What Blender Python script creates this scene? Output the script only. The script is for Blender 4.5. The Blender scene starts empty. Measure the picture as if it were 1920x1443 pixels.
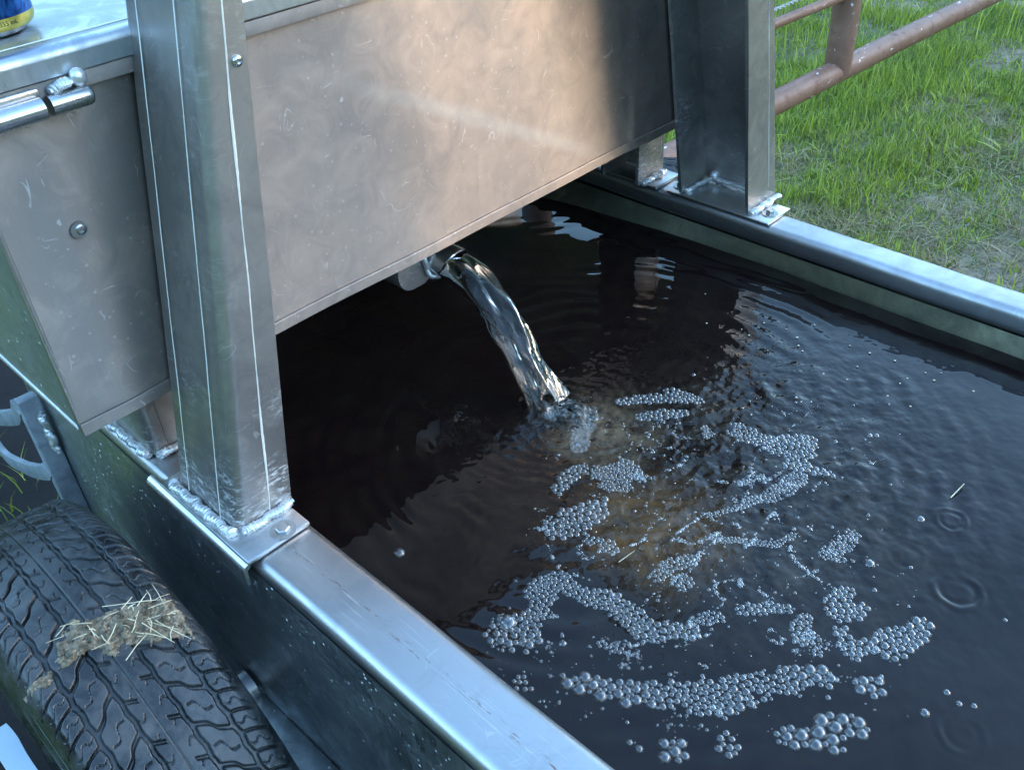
import bpy, bmesh, math, random
import numpy as np
from mathutils import Matrix, Vector

# ------------------------------------------------------------------ camera, world, sun, exposure
scene = bpy.context.scene
R3 = ((0.6930920524974902, -0.7190220937424732, -0.05128972094880497),
      (-0.4651334081503842, -0.39173198390425795, -0.7938494601678849),
      (0.5507034768250735, 0.5740673144297838, -0.6059475217509775))
cam = bpy.data.objects.new("camera", bpy.data.cameras.new("camera"))
bpy.context.collection.objects.link(cam)
cam.data.sensor_width = 36.0
cam.data.lens = 32.5394
cam.data.clip_start = 0.01
cam.data.clip_end = 500
cm = Matrix(((R3[0][0], -R3[1][0], -R3[2][0], 0.0),
             (R3[0][1], -R3[1][1], -R3[2][1], 0.0),
             (R3[0][2], -R3[1][2], -R3[2][2], 0.6),
             (0, 0, 0, 1)))
cam.matrix_world = cm
scene.camera = cam

SUN_EL = math.radians(3.2)
SUN_AZ = math.radians(-39)          # direction towards the sun, measured from +X towards +Y
world = bpy.data.worlds.new("World")
scene.world = world
world.use_nodes = True
wn = world.node_tree
wn.nodes.clear()
sky = wn.nodes.new("ShaderNodeTexSky")
sky.sky_type = 'NISHITA'
sky.sun_disc = False
sky.sun_elevation = SUN_EL
sky.sun_rotation = math.pi / 2 - SUN_AZ
sky.air_density = 1.0
sky.dust_density = 0.9
sky.ozone_density = 2.2
bg = wn.nodes.new("ShaderNodeBackground")
bg.inputs[1].default_value = 0.15
wo = wn.nodes.new("ShaderNodeOutputWorld")
wn.links.new(sky.outputs[0], bg.inputs[0])
wn.links.new(bg.outputs[0], wo.inputs[0])

sd = bpy.data.lights.new("sun", 'SUN')
sd.energy = 0.15
sd.angle = math.radians(30)
sd.color = (1.0, 0.80, 0.62)
sun = bpy.data.objects.new("sun", sd)
bpy.context.collection.objects.link(sun)
sdir = Vector((math.cos(SUN_EL) * math.cos(SUN_AZ), math.cos(SUN_EL) * math.sin(SUN_AZ), math.sin(SUN_EL)))
sun.rotation_euler = sdir.to_track_quat('Z', 'Y').to_euler()
sun.location = (0, -3, 3)

scene.view_settings.view_transform = 'Standard'
scene.view_settings.look = 'None'
scene.view_settings.gamma = 1.0
scene.view_settings.exposure = 4.5
scene.cycles.transparent_max_bounces = 24

random.seed(7)
rng = np.random.default_rng(7)
ZG = -0.57          # ground level
STK = (.472, .881, .508)
ZW = -0.055         # water level

# ------------------------------------------------------------------ node helpers
class NT:
    def __init__(self, name):
        self.m = bpy.data.materials.new(name)
        self.m.use_nodes = True
        self.t = self.m.node_tree
        self.t.nodes.clear()
        self.out = self.t.nodes.new("ShaderNodeOutputMaterial")
    def n(self, typ, ins=None, **kw):
        nd = self.t.nodes.new(typ)
        for k, v in kw.items():
            setattr(nd, k, v)
        if ins:
            for k, v in ins.items():
                self.set(nd.inputs[k], v)
        return nd
    def set(self, sock, v):
        if isinstance(v, bpy.types.NodeSocket):
            self.t.links.new(v, sock)
        else:
            if isinstance(v, (tuple, list)) and len(v) == 3 and sock.type == 'RGBA':
                v = (*v, 1)
            sock.default_value = v
    def coord(self, scale=(1, 1, 1), rot=(0, 0, 0), loc=(0, 0, 0), src='Object'):
        tc = self.n("ShaderNodeTexCoord")
        mp = self.n("ShaderNodeMapping", {0: tc.outputs[src], 'Scale': scale, 'Rotation': rot, 'Location': loc})
        return mp.outputs[0]
    def noise(self, vec, scale=5, detail=4, rough=0.55, dist=0.0):
        return self.n("ShaderNodeTexNoise", {'Vector': vec, 'Scale': scale, 'Detail': detail, 'Roughness': rough, 'Distortion': dist}).outputs[0]
    def vor(self, vec, scale=5, feature='F1', out=0, rand=1.0):
        return self.n("ShaderNodeTexVoronoi", {'Vector': vec, 'Scale': scale, 'Randomness': rand}, feature=feature).outputs[out]
    def mr(self, v, a, b, c=0.0, d=1.0, smooth=False):
        nd = self.n("ShaderNodeMapRange", {0: v, 1: a, 2: b, 3: c, 4: d})
        if smooth:
            nd.interpolation_type = 'SMOOTHSTEP'
        return nd.outputs[0]
    def math(self, op, a, b=0.0, clamp=False):
        nd = self.n("ShaderNodeMath", {0: a, 1: b}, operation=op)
        nd.use_clamp = clamp
        return nd.outputs[0]
    def mix(self, f, a, b, mode='MIX'):
        nd = self.n("ShaderNodeMix", data_type='RGBA', blend_type=mode)
        self.set(nd.inputs[0], f)
        self.set(nd.inputs[6], a)
        self.set(nd.inputs[7], b)
        return nd.outputs[2]
    def bump(self, h, strength=0.3, dist=0.001, normal=None):
        ins = {'Height': h, 'Strength': strength, 'Distance': dist}
        if normal is not None:
            ins['Normal'] = normal
        return self.n("ShaderNodeBump", ins).outputs[0]
    def bsdf(self, **kw):
        nd = self.n("ShaderNodeBsdfPrincipled")
        for k, v in kw.items():
            self.set(nd.inputs[k.replace('_', ' ')], v)
        self.t.links.new(nd.outputs[0], self.out.inputs[0])
        return nd
    def xyz(self, src='Object'):
        tc = self.n("ShaderNodeTexCoord")
        s = self.n("ShaderNodeSeparateXYZ", {0: tc.outputs[src]})
        return s.outputs

def metal(name, tint=(0.62, 0.61, 0.60), dark=(0.40, 0.40, 0.41), r0=0.24, r1=0.42, aniso=0.0, scratch=1.0,
          grime=0.0, specks=0.0, rot=(0, 0, 0), dirt=(0.10, 0.07, 0.045), brush=(60, 60, 3), tang=None, dash=None, streak=False, scuff=None, met0=1.0):
    t = NT(name)
    c = t.coord(rot=rot)
    big = t.noise(c, 4.5, 3, 0.6, 0.6)
    med = t.noise(c, 28, 5, 0.65, 1.0)
    br = t.noise(t.coord(scale=brush, rot=rot), 6, 3, 0.7)
    sm = t.math('ADD', t.math('MULTIPLY', big, 0.6), t.math('MULTIPLY', med, 0.4))
    col = t.mix(t.mr(sm, 0.42, 0.58), dark, tint)
    rough = t.mr(sm, 0.35, 0.65, r1, r0)
    rough = t.math('ADD', rough, t.mr(br, 0.3, 0.7, -0.05, 0.05))
    # hairline scratches: broken edges of a distorted cell pattern in three directions
    masks = None
    for k, (sc, an) in enumerate((((20, 20, 46), 0.5), ((46, 46, 16), -0.7), ((34, 34, 34), 1.9))):
        v = t.coord(scale=sc, rot=(an, an * 0.7, an * 1.3), loc=(k * 3.1, k, 0))
        nzv = t.n("ShaderNodeVectorMath", {0: t.n("ShaderNodeTexNoise", {'Vector': v, 'Scale': 1.1, 'Detail': 1.5}).outputs[1], 'Scale': 0.7}, operation='SCALE').outputs[0]
        wv = t.n("ShaderNodeVectorMath", {0: v, 1: nzv}, operation='ADD').outputs[0]
        e = t.math('ABSOLUTE', t.math('SUBTRACT', t.noise(wv, .9, 1.0), .5))
        ln = t.mr(e, 0.002, 0.006, 1, 0)
        gate = t.mr(t.noise(t.coord(loc=(k * 7, 2, 1)), 26, 2), 0.60, 0.66)
        s = t.math('MULTIPLY', ln, gate)
        masks = s if masks is None else t.math('MAXIMUM', masks, s)
    masks = t.math('MULTIPLY', masks, 0.30 * scratch)
    col = t.mix(masks, col, (0.86, 0.85, 0.83))
    rough = t.math('ADD', rough, t.math('MULTIPLY', masks, 0.10))
    met = met0
    if dash is not None:
        x = t.xyz()
        off = t.math('ABSOLUTE', t.math('SUBTRACT', t.math('ADD', x[0], t.math('MULTIPLY', t.noise(t.coord(scale=(1, 8, 1)), 2, 2), .006)), dash - .645 + .003))
        bandm = t.mr(off, .0012, .0036, 1, 0)
        dn = t.noise(t.coord(scale=(260, 34, 30)), 1.6, 5, .75)
        dm = t.math('MULTIPLY', bandm, t.mr(dn, .55, .60))
        fine = t.math('MULTIPLY', t.mr(off, .0, .022, 1, 0), t.mr(t.noise(t.coord(scale=(420, 10, 60)), 1.5, 4, .7), .60, .64))
        col = t.mix(t.math('MULTIPLY', dm, .8), col, (0.20, 0.13, 0.10))
        col = t.mix(t.math('MULTIPLY', fine, .5), col, (0.85, 0.85, 0.85))
        rough = t.math('ADD', rough, t.math('MULTIPLY', dm, .3), True)
    if streak:
        x = t.xyz()
        # smeared cleaning streak running down the sheet
        ln_ = t.math('ADD', t.math('MULTIPLY', t.math('ADD', x[0], .645), STK[0]), t.math('MULTIPLY', t.math('ADD', x[2], ZG), STK[1]))
        ln_ = t.math('ADD', ln_, t.math('MULTIPLY', t.math('SUBTRACT', t.noise(c, 20, 3), .5), .012))
        dd_ = t.math('ABSOLUTE', t.math('SUBTRACT', ln_, STK[2]))
        al = t.math('MULTIPLY', t.mr(t.math('ADD', x[0], .645), .42, .60), t.mr(t.math('ADD', x[0], .645), .80, .86, 1, 0))
        sk = t.math('MULTIPLY', t.mr(dd_, .001, .013, 1, 0, True), al)
        col = t.mix(t.math('MULTIPLY', sk, .14), col, (0.85, 0.80, 0.70))
        met = t.math('SUBTRACT', met0, t.math('MULTIPLY', sk, .15))
        rough = t.math('ADD', rough, t.math('MULTIPLY', sk, .05), True)
    if scuff:
        # scrapes: short pale marks, most of them low on the piece
        x = t.xyz()
        zz = t.math('ADD', x[2], ZG)
        zone = t.mr(zz, scuff[0], scuff[1], 1, .15)
        a1 = t.noise(t.coord(scale=(30, 30, 110), rot=(.5, .6, .2)), 3.2, 5, .75, .6)
        a2 = t.mr(t.noise(c, 13, 3), .48, .60)
        sc_ = t.math('MULTIPLY', t.math('MULTIPLY', t.mr(a1, scuff[2] + .03, scuff[2] + .07), a2), zone)
        col = t.mix(t.math('MULTIPLY', sc_, .8), col, (0.80, 0.80, 0.80))
        rough = t.math('ADD', rough, t.math('MULTIPLY', sc_, .2), True)
        met = t.math('SUBTRACT', met0, t.math('MULTIPLY', sc_, .5))
    if grime > 0:
        g = t.mr(t.noise(c, 9, 8, 0.75, 1.2), 0.60 - 0.1 * grime, 0.74, 0, 0.85 * grime)
        col = t.mix(g, col, dirt)
        rough = t.math('ADD', rough, t.math('MULTIPLY', g, 0.35), True)
        met = t.math('MULTIPLY', met, t.math('SUBTRACT', 1.0, t.math('MULTIPLY', g, 0.8)))
    h = t.math('ADD', t.math('MULTIPLY', med, 0.5), t.math('MULTIPLY', br, 0.07))
    if specks > 0:
        sp = t.vor(c, 95, 'F1', 0)
        sg = t.mr(t.noise(c, 16, 3), 0.42, 0.55)
        s2 = t.math('MULTIPLY', t.mr(sp, 0.11, 0.16, 1, 0), sg)
        s2 = t.math('MULTIPLY', s2, specks)
        met = t.math('MULTIPLY', met, t.math('SUBTRACT', 1.0, s2))
        col = t.mix(s2, col, (0.9, 0.9, 0.9))
        rough = t.math('ADD', rough, t.math('MULTIPLY', s2, -0.1), True)
        h = t.math('ADD', h, t.math('MULTIPLY', s2, 1.0))
    b = t.bsdf(Base_Color=col, Metallic=met, Roughness=rough, Normal=t.bump(h, 0.25, 0.0008))
    if aniso:
        b.inputs['Anisotropic'].default_value = aniso
        tg = t.n("ShaderNodeCombineXYZ", {0: 0.0, 1: 0.0, 2: 1.0})
        t.t.links.new(tg.outputs[0], b.inputs['Tangent'])
    return t.m

M = {}
M['panel'] = metal("brushed_aluminium_sheet", (0.40, 0.325, 0.275), (0.27, 0.232, 0.205), 0.38, 0.48, aniso=0.97, scratch=1.0, grime=0.12, specks=0.14, streak=True, met0=.88)
M['post'] = metal("mill_finish_post", (0.45, 0.415, 0.38), (0.30, 0.28, 0.265), 0.34, 0.48, scratch=1.0, grime=0.10, scuff=(-.02, .22, .50), met0=.86)
M['rim'] = metal("aluminium_rim_tube", (0.50, 0.50, 0.50), (0.38, 0.38, 0.385), 0.34, 0.46, scratch=0.8, grime=0.22, brush=(60, 3, 60), dirt=(0.16, 0.10, 0.07))
M['rim_near'] = metal("aluminium_rim_scuffed", (0.47, 0.465, 0.465), (0.36, 0.36, 0.365), 0.36, 0.48, scratch=0.8, grime=0.2, brush=(60, 3, 60), dirt=(0.16, 0.10, 0.07), dash=.2495)
M['hull'] = metal("stained_hull_sheet", (0.56, 0.59, 0.60), (0.34, 0.37, 0.38), 0.28, 0.50, scratch=0.5, grime=0.35, specks=1.0, dirt=(0.03, 0.035, 0.03), scuff=(-.40, -.06, .49))
M['inner'] = metal("algae_stained_inner_wall", (0.26, 0.25, 0.17), (0.14, 0.14, 0.10), 0.4, 0.6, scratch=0.2, grime=0.9, dirt=(0.06, 0.06, 0.03))
M['lid'] = metal("spotted_lid", (0.78, 0.79, 0.80), (0.40, 0.44, 0.48), 0.14, 0.55, scratch=0.4, grime=0.0)
M['plate'] = metal("base_plate", (0.66, 0.66, 0.65), (0.52, 0.52, 0.52), 0.28, 0.40, scratch=0.6, grime=0.15)
M['steel'] = metal("zinc_bolt", (0.50, 0.49, 0.48), (0.34, 0.33, 0.32), 0.25, 0.42, scratch=0.3, grime=0.2, dirt=(0.12, 0.07, 0.04))
M['pipe'] = metal("round_bar", (0.62, 0.62, 0.62), (0.45, 0.45, 0.46), 0.18, 0.30, scratch=0.5, grime=0.1)

def weld_mat():
    t = NT("weld_bead")
    c = t.coord()
    n = t.noise(c, 300, 4, 0.7)
    n2 = t.noise(c, 40, 3)
    t.bsdf(Base_Color=t.mix(t.mr(n2, .4, .7), (0.62, 0.62, 0.62), (0.85, 0.85, 0.83)), Metallic=0.75, Roughness=t.mr(n, .3, .7, .25, .5), Normal=t.bump(n, .5, .0006))
    return t.m
M['weld'] = weld_mat()

def seam_mat():
    t = NT("scribed_bright_line")
    t.bsdf(Base_Color=(0.86, 0.82, 0.74), Metallic=0.3, Roughness=0.5)
    return t.m
M['seam'] = seam_mat()

def water_mat():
    t = NT("tank_water")
    x = t.xyz()
    def spot(px, py, r, soft, dist=0.03):
        tc = t.n("ShaderNodeTexCoord").outputs['Object']
        nz = t.n("ShaderNodeTexNoise", {'Vector': tc, 'Scale': 22, 'Detail': 5}).outputs[1]
        nzs = t.n("ShaderNodeVectorMath", {0: nz, 1: (0.5, 0.5, 0.5)}, operation='SUBTRACT').outputs[0]
        nzs = t.n("ShaderNodeVectorMath", {0: nzs, 'Scale': dist * 2}, operation='SCALE').outputs[0]
        p = t.n("ShaderNodeVectorMath", {0: tc, 1: nzs}, operation='ADD').outputs[0]
        s = t.n("ShaderNodeSeparateXYZ", {0: p}).outputs
        dx = t.math('SUBTRACT', s[0], px)
        dy = t.math('SUBTRACT', s[1], py)
        d = t.math('SQRT', t.math('ADD', t.math('MULTIPLY', dx, dx), t.math('MULTIPLY', dy, dy)))
        return t.mr(d, r - soft, r + soft, 1, 0, True)
    base = (0.0065, 0.0035, 0.0035)
    c = t.coord()
    n = t.noise(c, 14, 6, 0.6, 1.5)
    col = t.mix(t.mr(n, .35, .8), base, (0.012, 0.008, 0.006))
    murk = t.math('MULTIPLY', spot(WX[0], WX[1], 0.055, 0.05), t.mr(t.noise(c, 30, 6, .7, 1), .3, .6))
    col = t.mix(murk, col, (0.135, 0.072, 0.030))
    aer = t.math('MULTIPLY', spot(0.60, 0.49, 0.045, 0.04), t.mr(t.noise(c, 60, 5, .7), .35, .65))
    col = t.mix(aer, col, (0.20, 0.145, 0.09))
    wide = t.math('MULTIPLY', spot(0.62, 0.34, 0.17, 0.09), t.mr(t.noise(c, 45, 6, .75, .5), .42, .68, 0, .6))
    col = t.mix(wide, col, (0.065, 0.050, 0.034))
    # fine ripples
    f1 = t.noise(t.coord(scale=(1, 1, 1)), 60, 3, .55, .4)
    f2 = t.noise(t.coord(scale=(1, 1, 1), loc=(3, 1, 0)), 170, 2, .5, .3)
    ch = spot(0.66, 0.40, 0.20, 0.12)
    hgt = t.math('ADD', t.math('MULTIPLY', f1, t.mr(ch, 0, 1, .012, .8)), t.math('MULTIPLY', f2, t.mr(ch, 0, 1, 0, .35)))
    t.bsdf(Base_Color=col, Roughness=0.025, IOR=1.345, Normal=t.bump(hgt, 0.35, 0.003))
    return t.m
WX = (0.521, 0.357)
M['water'] = water_mat()

def clear_water():
    t = NT("falling_water")
    c = t.coord(scale=(1, .35, .35))
    n = t.noise(c, 110, 3, .5, 1.0)
    zz = t.xyz()[2]
    tcol = t.mix(t.mr(zz, .60, .645, 0, 1, True), (0.95, 0.96, 0.93), (0.88, 0.70, 0.45))
    t.bsdf(Base_Color=tcol, Roughness=0.02, IOR=1.33, Transmission_Weight=1.0, Normal=t.bump(n, .35, .002))
    return t.m
M['stream'] = clear_water()

def bubble_mat():
    t = NT("soap_film_bubbles")
    lw = t.n("ShaderNodeLayerWeight", {'Blend': 0.5})
    f = t.mr(t.math('POWER', lw.outputs[1], 2.0), 0, 1, 0.09, 1.0)
    tr = t.n("ShaderNodeBsdfTransparent", {0: (0.93, 0.96, 0.97, 1)})
    gl = t.n("ShaderNodeBsdfGlossy", {0: (1, 1, 1, 1), 'Roughness': 0.025})
    df = t.n("ShaderNodeBsdfDiffuse", {0: (0.75, 0.8, 0.82, 1)})
    g2 = t.n("ShaderNodeMixShader", {0: 0.06, 1: gl.outputs[0], 2: df.outputs[0]})
    mx = t.n("ShaderNodeMixShader", {0: f, 1: tr.outputs[0], 2: g2.outputs[0]})
    t.t.links.new(mx.outputs[0], t.out.inputs[0])
    return t.m
M['bubble'] = bubble_mat()

def rubber():
    t = NT("wet_tyre_rubber")
    c = t.coord()
    dust = t.mr(t.noise(c, 26, 6, .7, .6), .43, .66)
    wet = t.noise(c, 12, 4, .6)
    col = t.mix(t.math('MULTIPLY', dust, .55), (0.011, 0.012, 0.013), (0.09, 0.09, 0.088))
    rg = t.mr(wet, .4, .6, .13, .38)
    rg = t.math('ADD', rg, t.math('MULTIPLY', dust, .3), True)
    t.bsdf(Base_Color=col, Roughness=rg, Normal=t.bump(t.noise(c, 500, 3), .25, .0005), Specular_IOR_Level=0.6)
    return t.m
M['rubber'] = rubber()

def simple(name, c1, c2, scale=20, rough=(.5, .8), bump=.3, bd=.002, detail=6, spec=.5):
    t = NT(name)
    c = t.coord()
    n = t.noise(c, scale, detail, .65, .5)
    n2 = t.noise(c, scale * 6, 4, .7)
    t.bsdf(Base_Color=t.mix(t.mr(n, .38, .62), c1, c2), Roughness=t.mr(n2, .3, .7, rough[0], rough[1]), Normal=t.bump(t.math('ADD', n, n2), bump, bd), Specular_IOR_Level=spec)
    return t.m
M['mud'] = simple("dried_mud_and_chaff", (0.12, 0.09, 0.055), (0.38, 0.31, 0.215), 90, (.8, 1), .8, .003)
M['straw'] = simple("dry_straw", (0.50, 0.42, 0.25), (0.68, 0.60, 0.42), 60, (.5, .7), .1)
M['rust'] = None
def gate_mat():
    t = NT("faded_red_gate_paint")
    c = t.coord()
    n = t.noise(c, 9, 6, .7, .5)
    col = t.mix(t.mr(n, .35, .65), (0.18, 0.085, 0.055), (0.27, 0.145, 0.10))
    rs = t.mr(t.noise(c, 30, 6, .75), .55, .68)
    col = t.mix(rs, col, (0.16, 0.075, 0.05))
    bd = t.mr(t.noise(t.coord(scale=(1, 2.5, 2.5)), 34, 4, .6), .66, .69)
    col = t.mix(bd, col, (0.75, 0.72, 0.70))
    t.bsdf(Base_Color=col, Roughness=t.math('ADD', .50, t.math('MULTIPLY', rs, .3)), Normal=t.bump(n, .3, .002))
    return t.m
M['gate'] = gate_mat()
M['cast'] = simple('dull_cast_metal', (.17, .19, .21), (.30, .33, .35), 30, (.35, .6))
M['wire'] = simple("galvanised_wire", (.4, .4, .4), (.55, .55, .53), 60, (.3, .5))

def ground_mat():
    t = NT("soil_and_litter")
    c = t.coord()
    n = t.noise(c, 3, 8, .7)
    n2 = t.noise(c, 40, 8, .75)
    dirt = t.mix(t.mr(n2, .35, .65), (0.10, 0.08, 0.05), (0.40, 0.33, 0.24))
    green = t.mix(t.mr(n2, .3, .7), (0.05, 0.08, 0.018), (0.16, 0.20, 0.06))
    col = t.mix(t.mr(n, .40, .56), dirt, green)
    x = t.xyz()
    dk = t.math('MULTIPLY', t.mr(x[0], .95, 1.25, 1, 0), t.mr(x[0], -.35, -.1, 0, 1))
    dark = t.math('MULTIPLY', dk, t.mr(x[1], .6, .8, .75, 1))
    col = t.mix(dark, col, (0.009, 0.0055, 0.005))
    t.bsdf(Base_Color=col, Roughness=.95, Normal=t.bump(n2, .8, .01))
    return t.m
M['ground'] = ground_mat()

def grass_mat():
    t = NT("grass_blades")
    at = t.n("ShaderNodeVertexColor", layer_name="tint")
    df = t.n("ShaderNodeBsdfPrincipled", {'Base Color': at.outputs[0], 'Roughness': .5, 'Specular IOR Level': .35})
    tl = t.n("ShaderNodeBsdfTranslucent", {0: at.outputs[0]})
    mx = t.n("ShaderNodeMixShader", {0: .35, 1: df.outputs[0], 2: tl.outputs[0]})
    t.t.links.new(mx.outputs[0], t.out.inputs[0])
    return t.m
M['grass'] = grass_mat()

# ------------------------------------------------------------------ object helpers
COL = bpy.context.collection
def thing(name, label, cat, loc=(0, 0, 0), group=None):
    o = bpy.data.objects.new(name, None)
    COL.objects.link(o)
    o.location = loc
    o.empty_display_size = 0.05
    return tag(o, label, cat, group)
def tag(o, label=None, cat=None, group=None, kind=None):
    if label: o['label'] = label
    if cat: o['category'] = cat
    if group: o['group'] = group
    if kind: o['kind'] = kind
    return o
def world_loc(o):
    v = Vector((0, 0, 0))
    while o is not None:
        v = v + Vector(o.location)
        o = o.parent
    return v

class MB:
    """collects pieces in world coordinates, built as ONE mesh object"""
    def __init__(self):
        self.v = []; self.f = []
    def add(self, v, f):
        k = len(self.v)
        self.v += [tuple(p) for p in v]
        self.f += [tuple(i + k for i in q) for q in f]
        return self
    def box(self, x0, x1, y0, y1, z0, z1):
        v = [(x, y, z) for z in (z0, z1) for y in (y0, y1) for x in (x0, x1)]
        return self.add(v, [(0, 2, 3, 1), (4, 5, 7, 6), (0, 1, 5, 4), (2, 6, 7, 3), (0, 4, 6, 2), (1, 3, 7, 5)])
    def loft(self, rings, closed=True, caps=True):
        n = len(rings[0]); v = [p for r in rings for p in r]; f = []
        for i in range(len(rings) - 1):
            for j in range(n if closed else n - 1):
                a = i * n + j; b = i * n + (j + 1) % n
                f.append((a, b, b + n, a + n))
        if caps and closed:
            f.append(tuple(range(n))[::-1]); f.append(tuple((len(rings) - 1) * n + j for j in range(n)))
        return self.add(v, f)
    def tube(self, path, rad, seg=16, caps=True, squash=1.0):
        P = [Vector(p) for p in path]; rings = []
        up = None
        for i, p in enumerate(P):
            d = (P[min(i + 1, len(P) - 1)] - P[max(i - 1, 0)]).normalized()
            if up is None:
                up = Vector((0, 0, 1)) if abs(d.z) < .9 else Vector((1, 0, 0))
            s = d.cross(up).normalized(); u = s.cross(d).normalized(); up = u
            r = rad[i] if hasattr(rad, '__len__') else rad
            rings.append([p + (s * math.cos(2 * math.pi * j / seg) + u * math.sin(2 * math.pi * j / seg) * squash) * r for j in range(seg)])
        return self.loft(rings, True, caps)
    def build(self, name, mat, parent=None, smooth=None, bevel=0.0, bseg=2, seg_angle=35):
        me = bpy.data.meshes.new(name)
        w = world_loc(parent) if parent else Vector((0, 0, 0))
        me.from_pydata([(p[0] - w.x, p[1] - w.y, p[2] - w.z) for p in self.v], [], self.f)
        bm = bmesh.new(); bm.from_mesh(me)
        bmesh.ops.recalc_face_normals(bm, faces=bm.faces)
        if bevel:
            es = [e for e in bm.edges if len(e.link_faces) == 2 and e.calc_face_angle(0) > math.radians(40)]
            bmesh.ops.bevel(bm, geom=es, offset=bevel, segments=bseg, affect='EDGES', profile=.5, clamp_overlap=True)
        ang = math.radians(seg_angle)
        for f in bm.faces: f.smooth = True
        for e in bm.edges:
            e.smooth = not (len(e.link_faces) == 2 and e.calc_face_angle(0) > ang)
        bm.to_mesh(me); bm.free()
        me.materials.append(M[mat])
        o = bpy.data.objects.new(name, me)
        COL.objects.link(o)
        if parent: o.parent = parent
        return o

def np_obj(name, v, quads, mat, parent=None, smooth=True, colors=None, tris=None):
    me = bpy.data.meshes.new(name)
    v = np.asarray(v, dtype=np.float32)
    if parent is not None:
        w = world_loc(parent); v = v - np.array([w.x, w.y, w.z], dtype=np.float32)
    quads = np.asarray(quads, dtype=np.int32)
    k = quads.shape[1]
    me.vertices.add(len(v)); me.vertices.foreach_set('co', v.ravel())
    me.loops.add(quads.size); me.loops.foreach_set('vertex_index', quads.ravel())
    me.polygons.add(len(quads))
    me.polygons.foreach_set('loop_start', np.arange(0, quads.size, k, dtype=np.int32))
    me.polygons.foreach_set('loop_total', np.full(len(quads), k, dtype=np.int32))
    me.polygons.foreach_set('use_smooth', np.full(len(quads), smooth))
    me.update(calc_edges=True); me.validate()
    if colors is not None:
        ca = me.color_attributes.new(name="tint", type='FLOAT_COLOR', domain='POINT')
        c4 = np.ones((len(v), 4), dtype=np.float32); c4[:, :3] = colors
        ca.data.foreach_set('color', c4.ravel())
    me.materials.append(M[mat])
    o = bpy.data.objects.new(name, me)
    COL.objects.link(o)
    if parent is not None: o.parent = parent
    return o

def grid_faces(nu, nv, wrap_u=False):
    a = np.arange(nu * nv).reshape(nu, nv)
    if wrap_u:
        b = np.roll(a, -1, axis=0)
    else:
        b = a[1:]; a = a[:-1]
    return np.stack([a[:, :-1], b[:, :-1], b[:, 1:], a[:, 1:]], -1).reshape(-1, 4)

# value noise in numpy (smooth, 2-D, tiled by hashing)
def vnoise(x, y, seed=0):
    xi = np.floor(x).astype(np.int64); yi = np.floor(y).astype(np.int64)
    fx = x - xi; fy = y - yi
    fx = fx * fx * fx * (fx * (fx * 6 - 15) + 10); fy = fy * fy * fy * (fy * (fy * 6 - 15) + 10)
    def h(a, b):
        n = (a * 374761393 + b * 668265263 + seed * 974634777) & 0xffffffff
        n = ((n ^ (n >> 13)) * 1274126177) & 0xffffffff
        return ((n ^ (n >> 16)) & 0xffff) / 65535.0
    return (h(xi, yi) * (1 - fx) + h(xi + 1, yi) * fx) * (1 - fy) + (h(xi, yi + 1) * (1 - fx) + h(xi + 1, yi + 1) * fx) * fy
def fbm(x, y, oct=4, seed=0, gain=.5):
    s = 0; a = 1; t = 0
    for i in range(oct):
        s = s + a * (vnoise(x * 2 ** i, y * 2 ** i, seed + i) - .5); t += a; a *= gain
    return s / t * 2

def weld(mb, path, r=.005, step=.0022, squash=.8):
    """row of overlapping ripples along a polyline"""
    P = [Vector(p) for p in path]
    L = [0]
    for a, b in zip(P, P[1:]): L.append(L[-1] + (b - a).length)
    n = max(6, int(L[-1] / (step / 5)))
    pts = []; rad = []
    for i in range(n + 1):
        s = L[-1] * i / n
        k = max(j for j in range(len(L)) if L[j] <= s + 1e-9); k = min(k, len(P) - 2)
        q = P[k].lerp(P[k + 1], (s - L[k]) / max(1e-9, L[k + 1] - L[k]))
        w = .18 * r
        q = q + Vector((w * math.sin(s * 310 + 1), w * math.sin(s * 270), w * .6 * math.sin(s * 410 + 2)))
        ph = (s / step) % 1
        rr = r * (.82 + .22 * ph + .13 * math.sin(s * 190) + .06 * random.random())
        if i < 4 or i > n - 4: rr *= .6
        pts.append(q); rad.append(rr)
    mb.tube(pts, rad, 12, True, squash)
def blob(mb, c, r, sq=(1, 1, 1), seg=14, jitter=.06):
    rings = []
    for i in range(1, 9):
        t = math.pi * i / 9
        rings.append([(c[0] + sq[0] * r * math.sin(t) * math.cos(2 * math.pi * j / seg) * (1 + jitter * random.uniform(-1, 1)),
                       c[1] + sq[1] * r * math.sin(t) * math.sin(2 * math.pi * j / seg) * (1 + jitter * random.uniform(-1, 1)),
                       c[2] + sq[2] * r * math.cos(t)) for j in range(seg)])
    mb.loft(rings)

# ================================================================== GROUND
nx = 260
gx = np.concatenate([-np.geomspace(60, 1.5, 50), np.linspace(-1.45, 6, 190), np.geomspace(6.1, 60, 50)])
gy = np.concatenate([-np.geomspace(60, 1.5, 50), np.linspace(-1.45, 6, 190), np.geomspace(6.1, 60, 50)])
GX, GY = np.meshgrid(gx, gy, indexing='ij')
def gheight(x, y):
    return ZG + .03 * fbm(x * 1.3, y * 1.3, 4, 3) + .012 * fbm(x * 12, y * 12, 3, 5)
GZ = gheight(GX, GY)
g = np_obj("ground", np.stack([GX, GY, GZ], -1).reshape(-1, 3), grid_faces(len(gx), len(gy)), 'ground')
tag(g, kind='structure')

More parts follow.
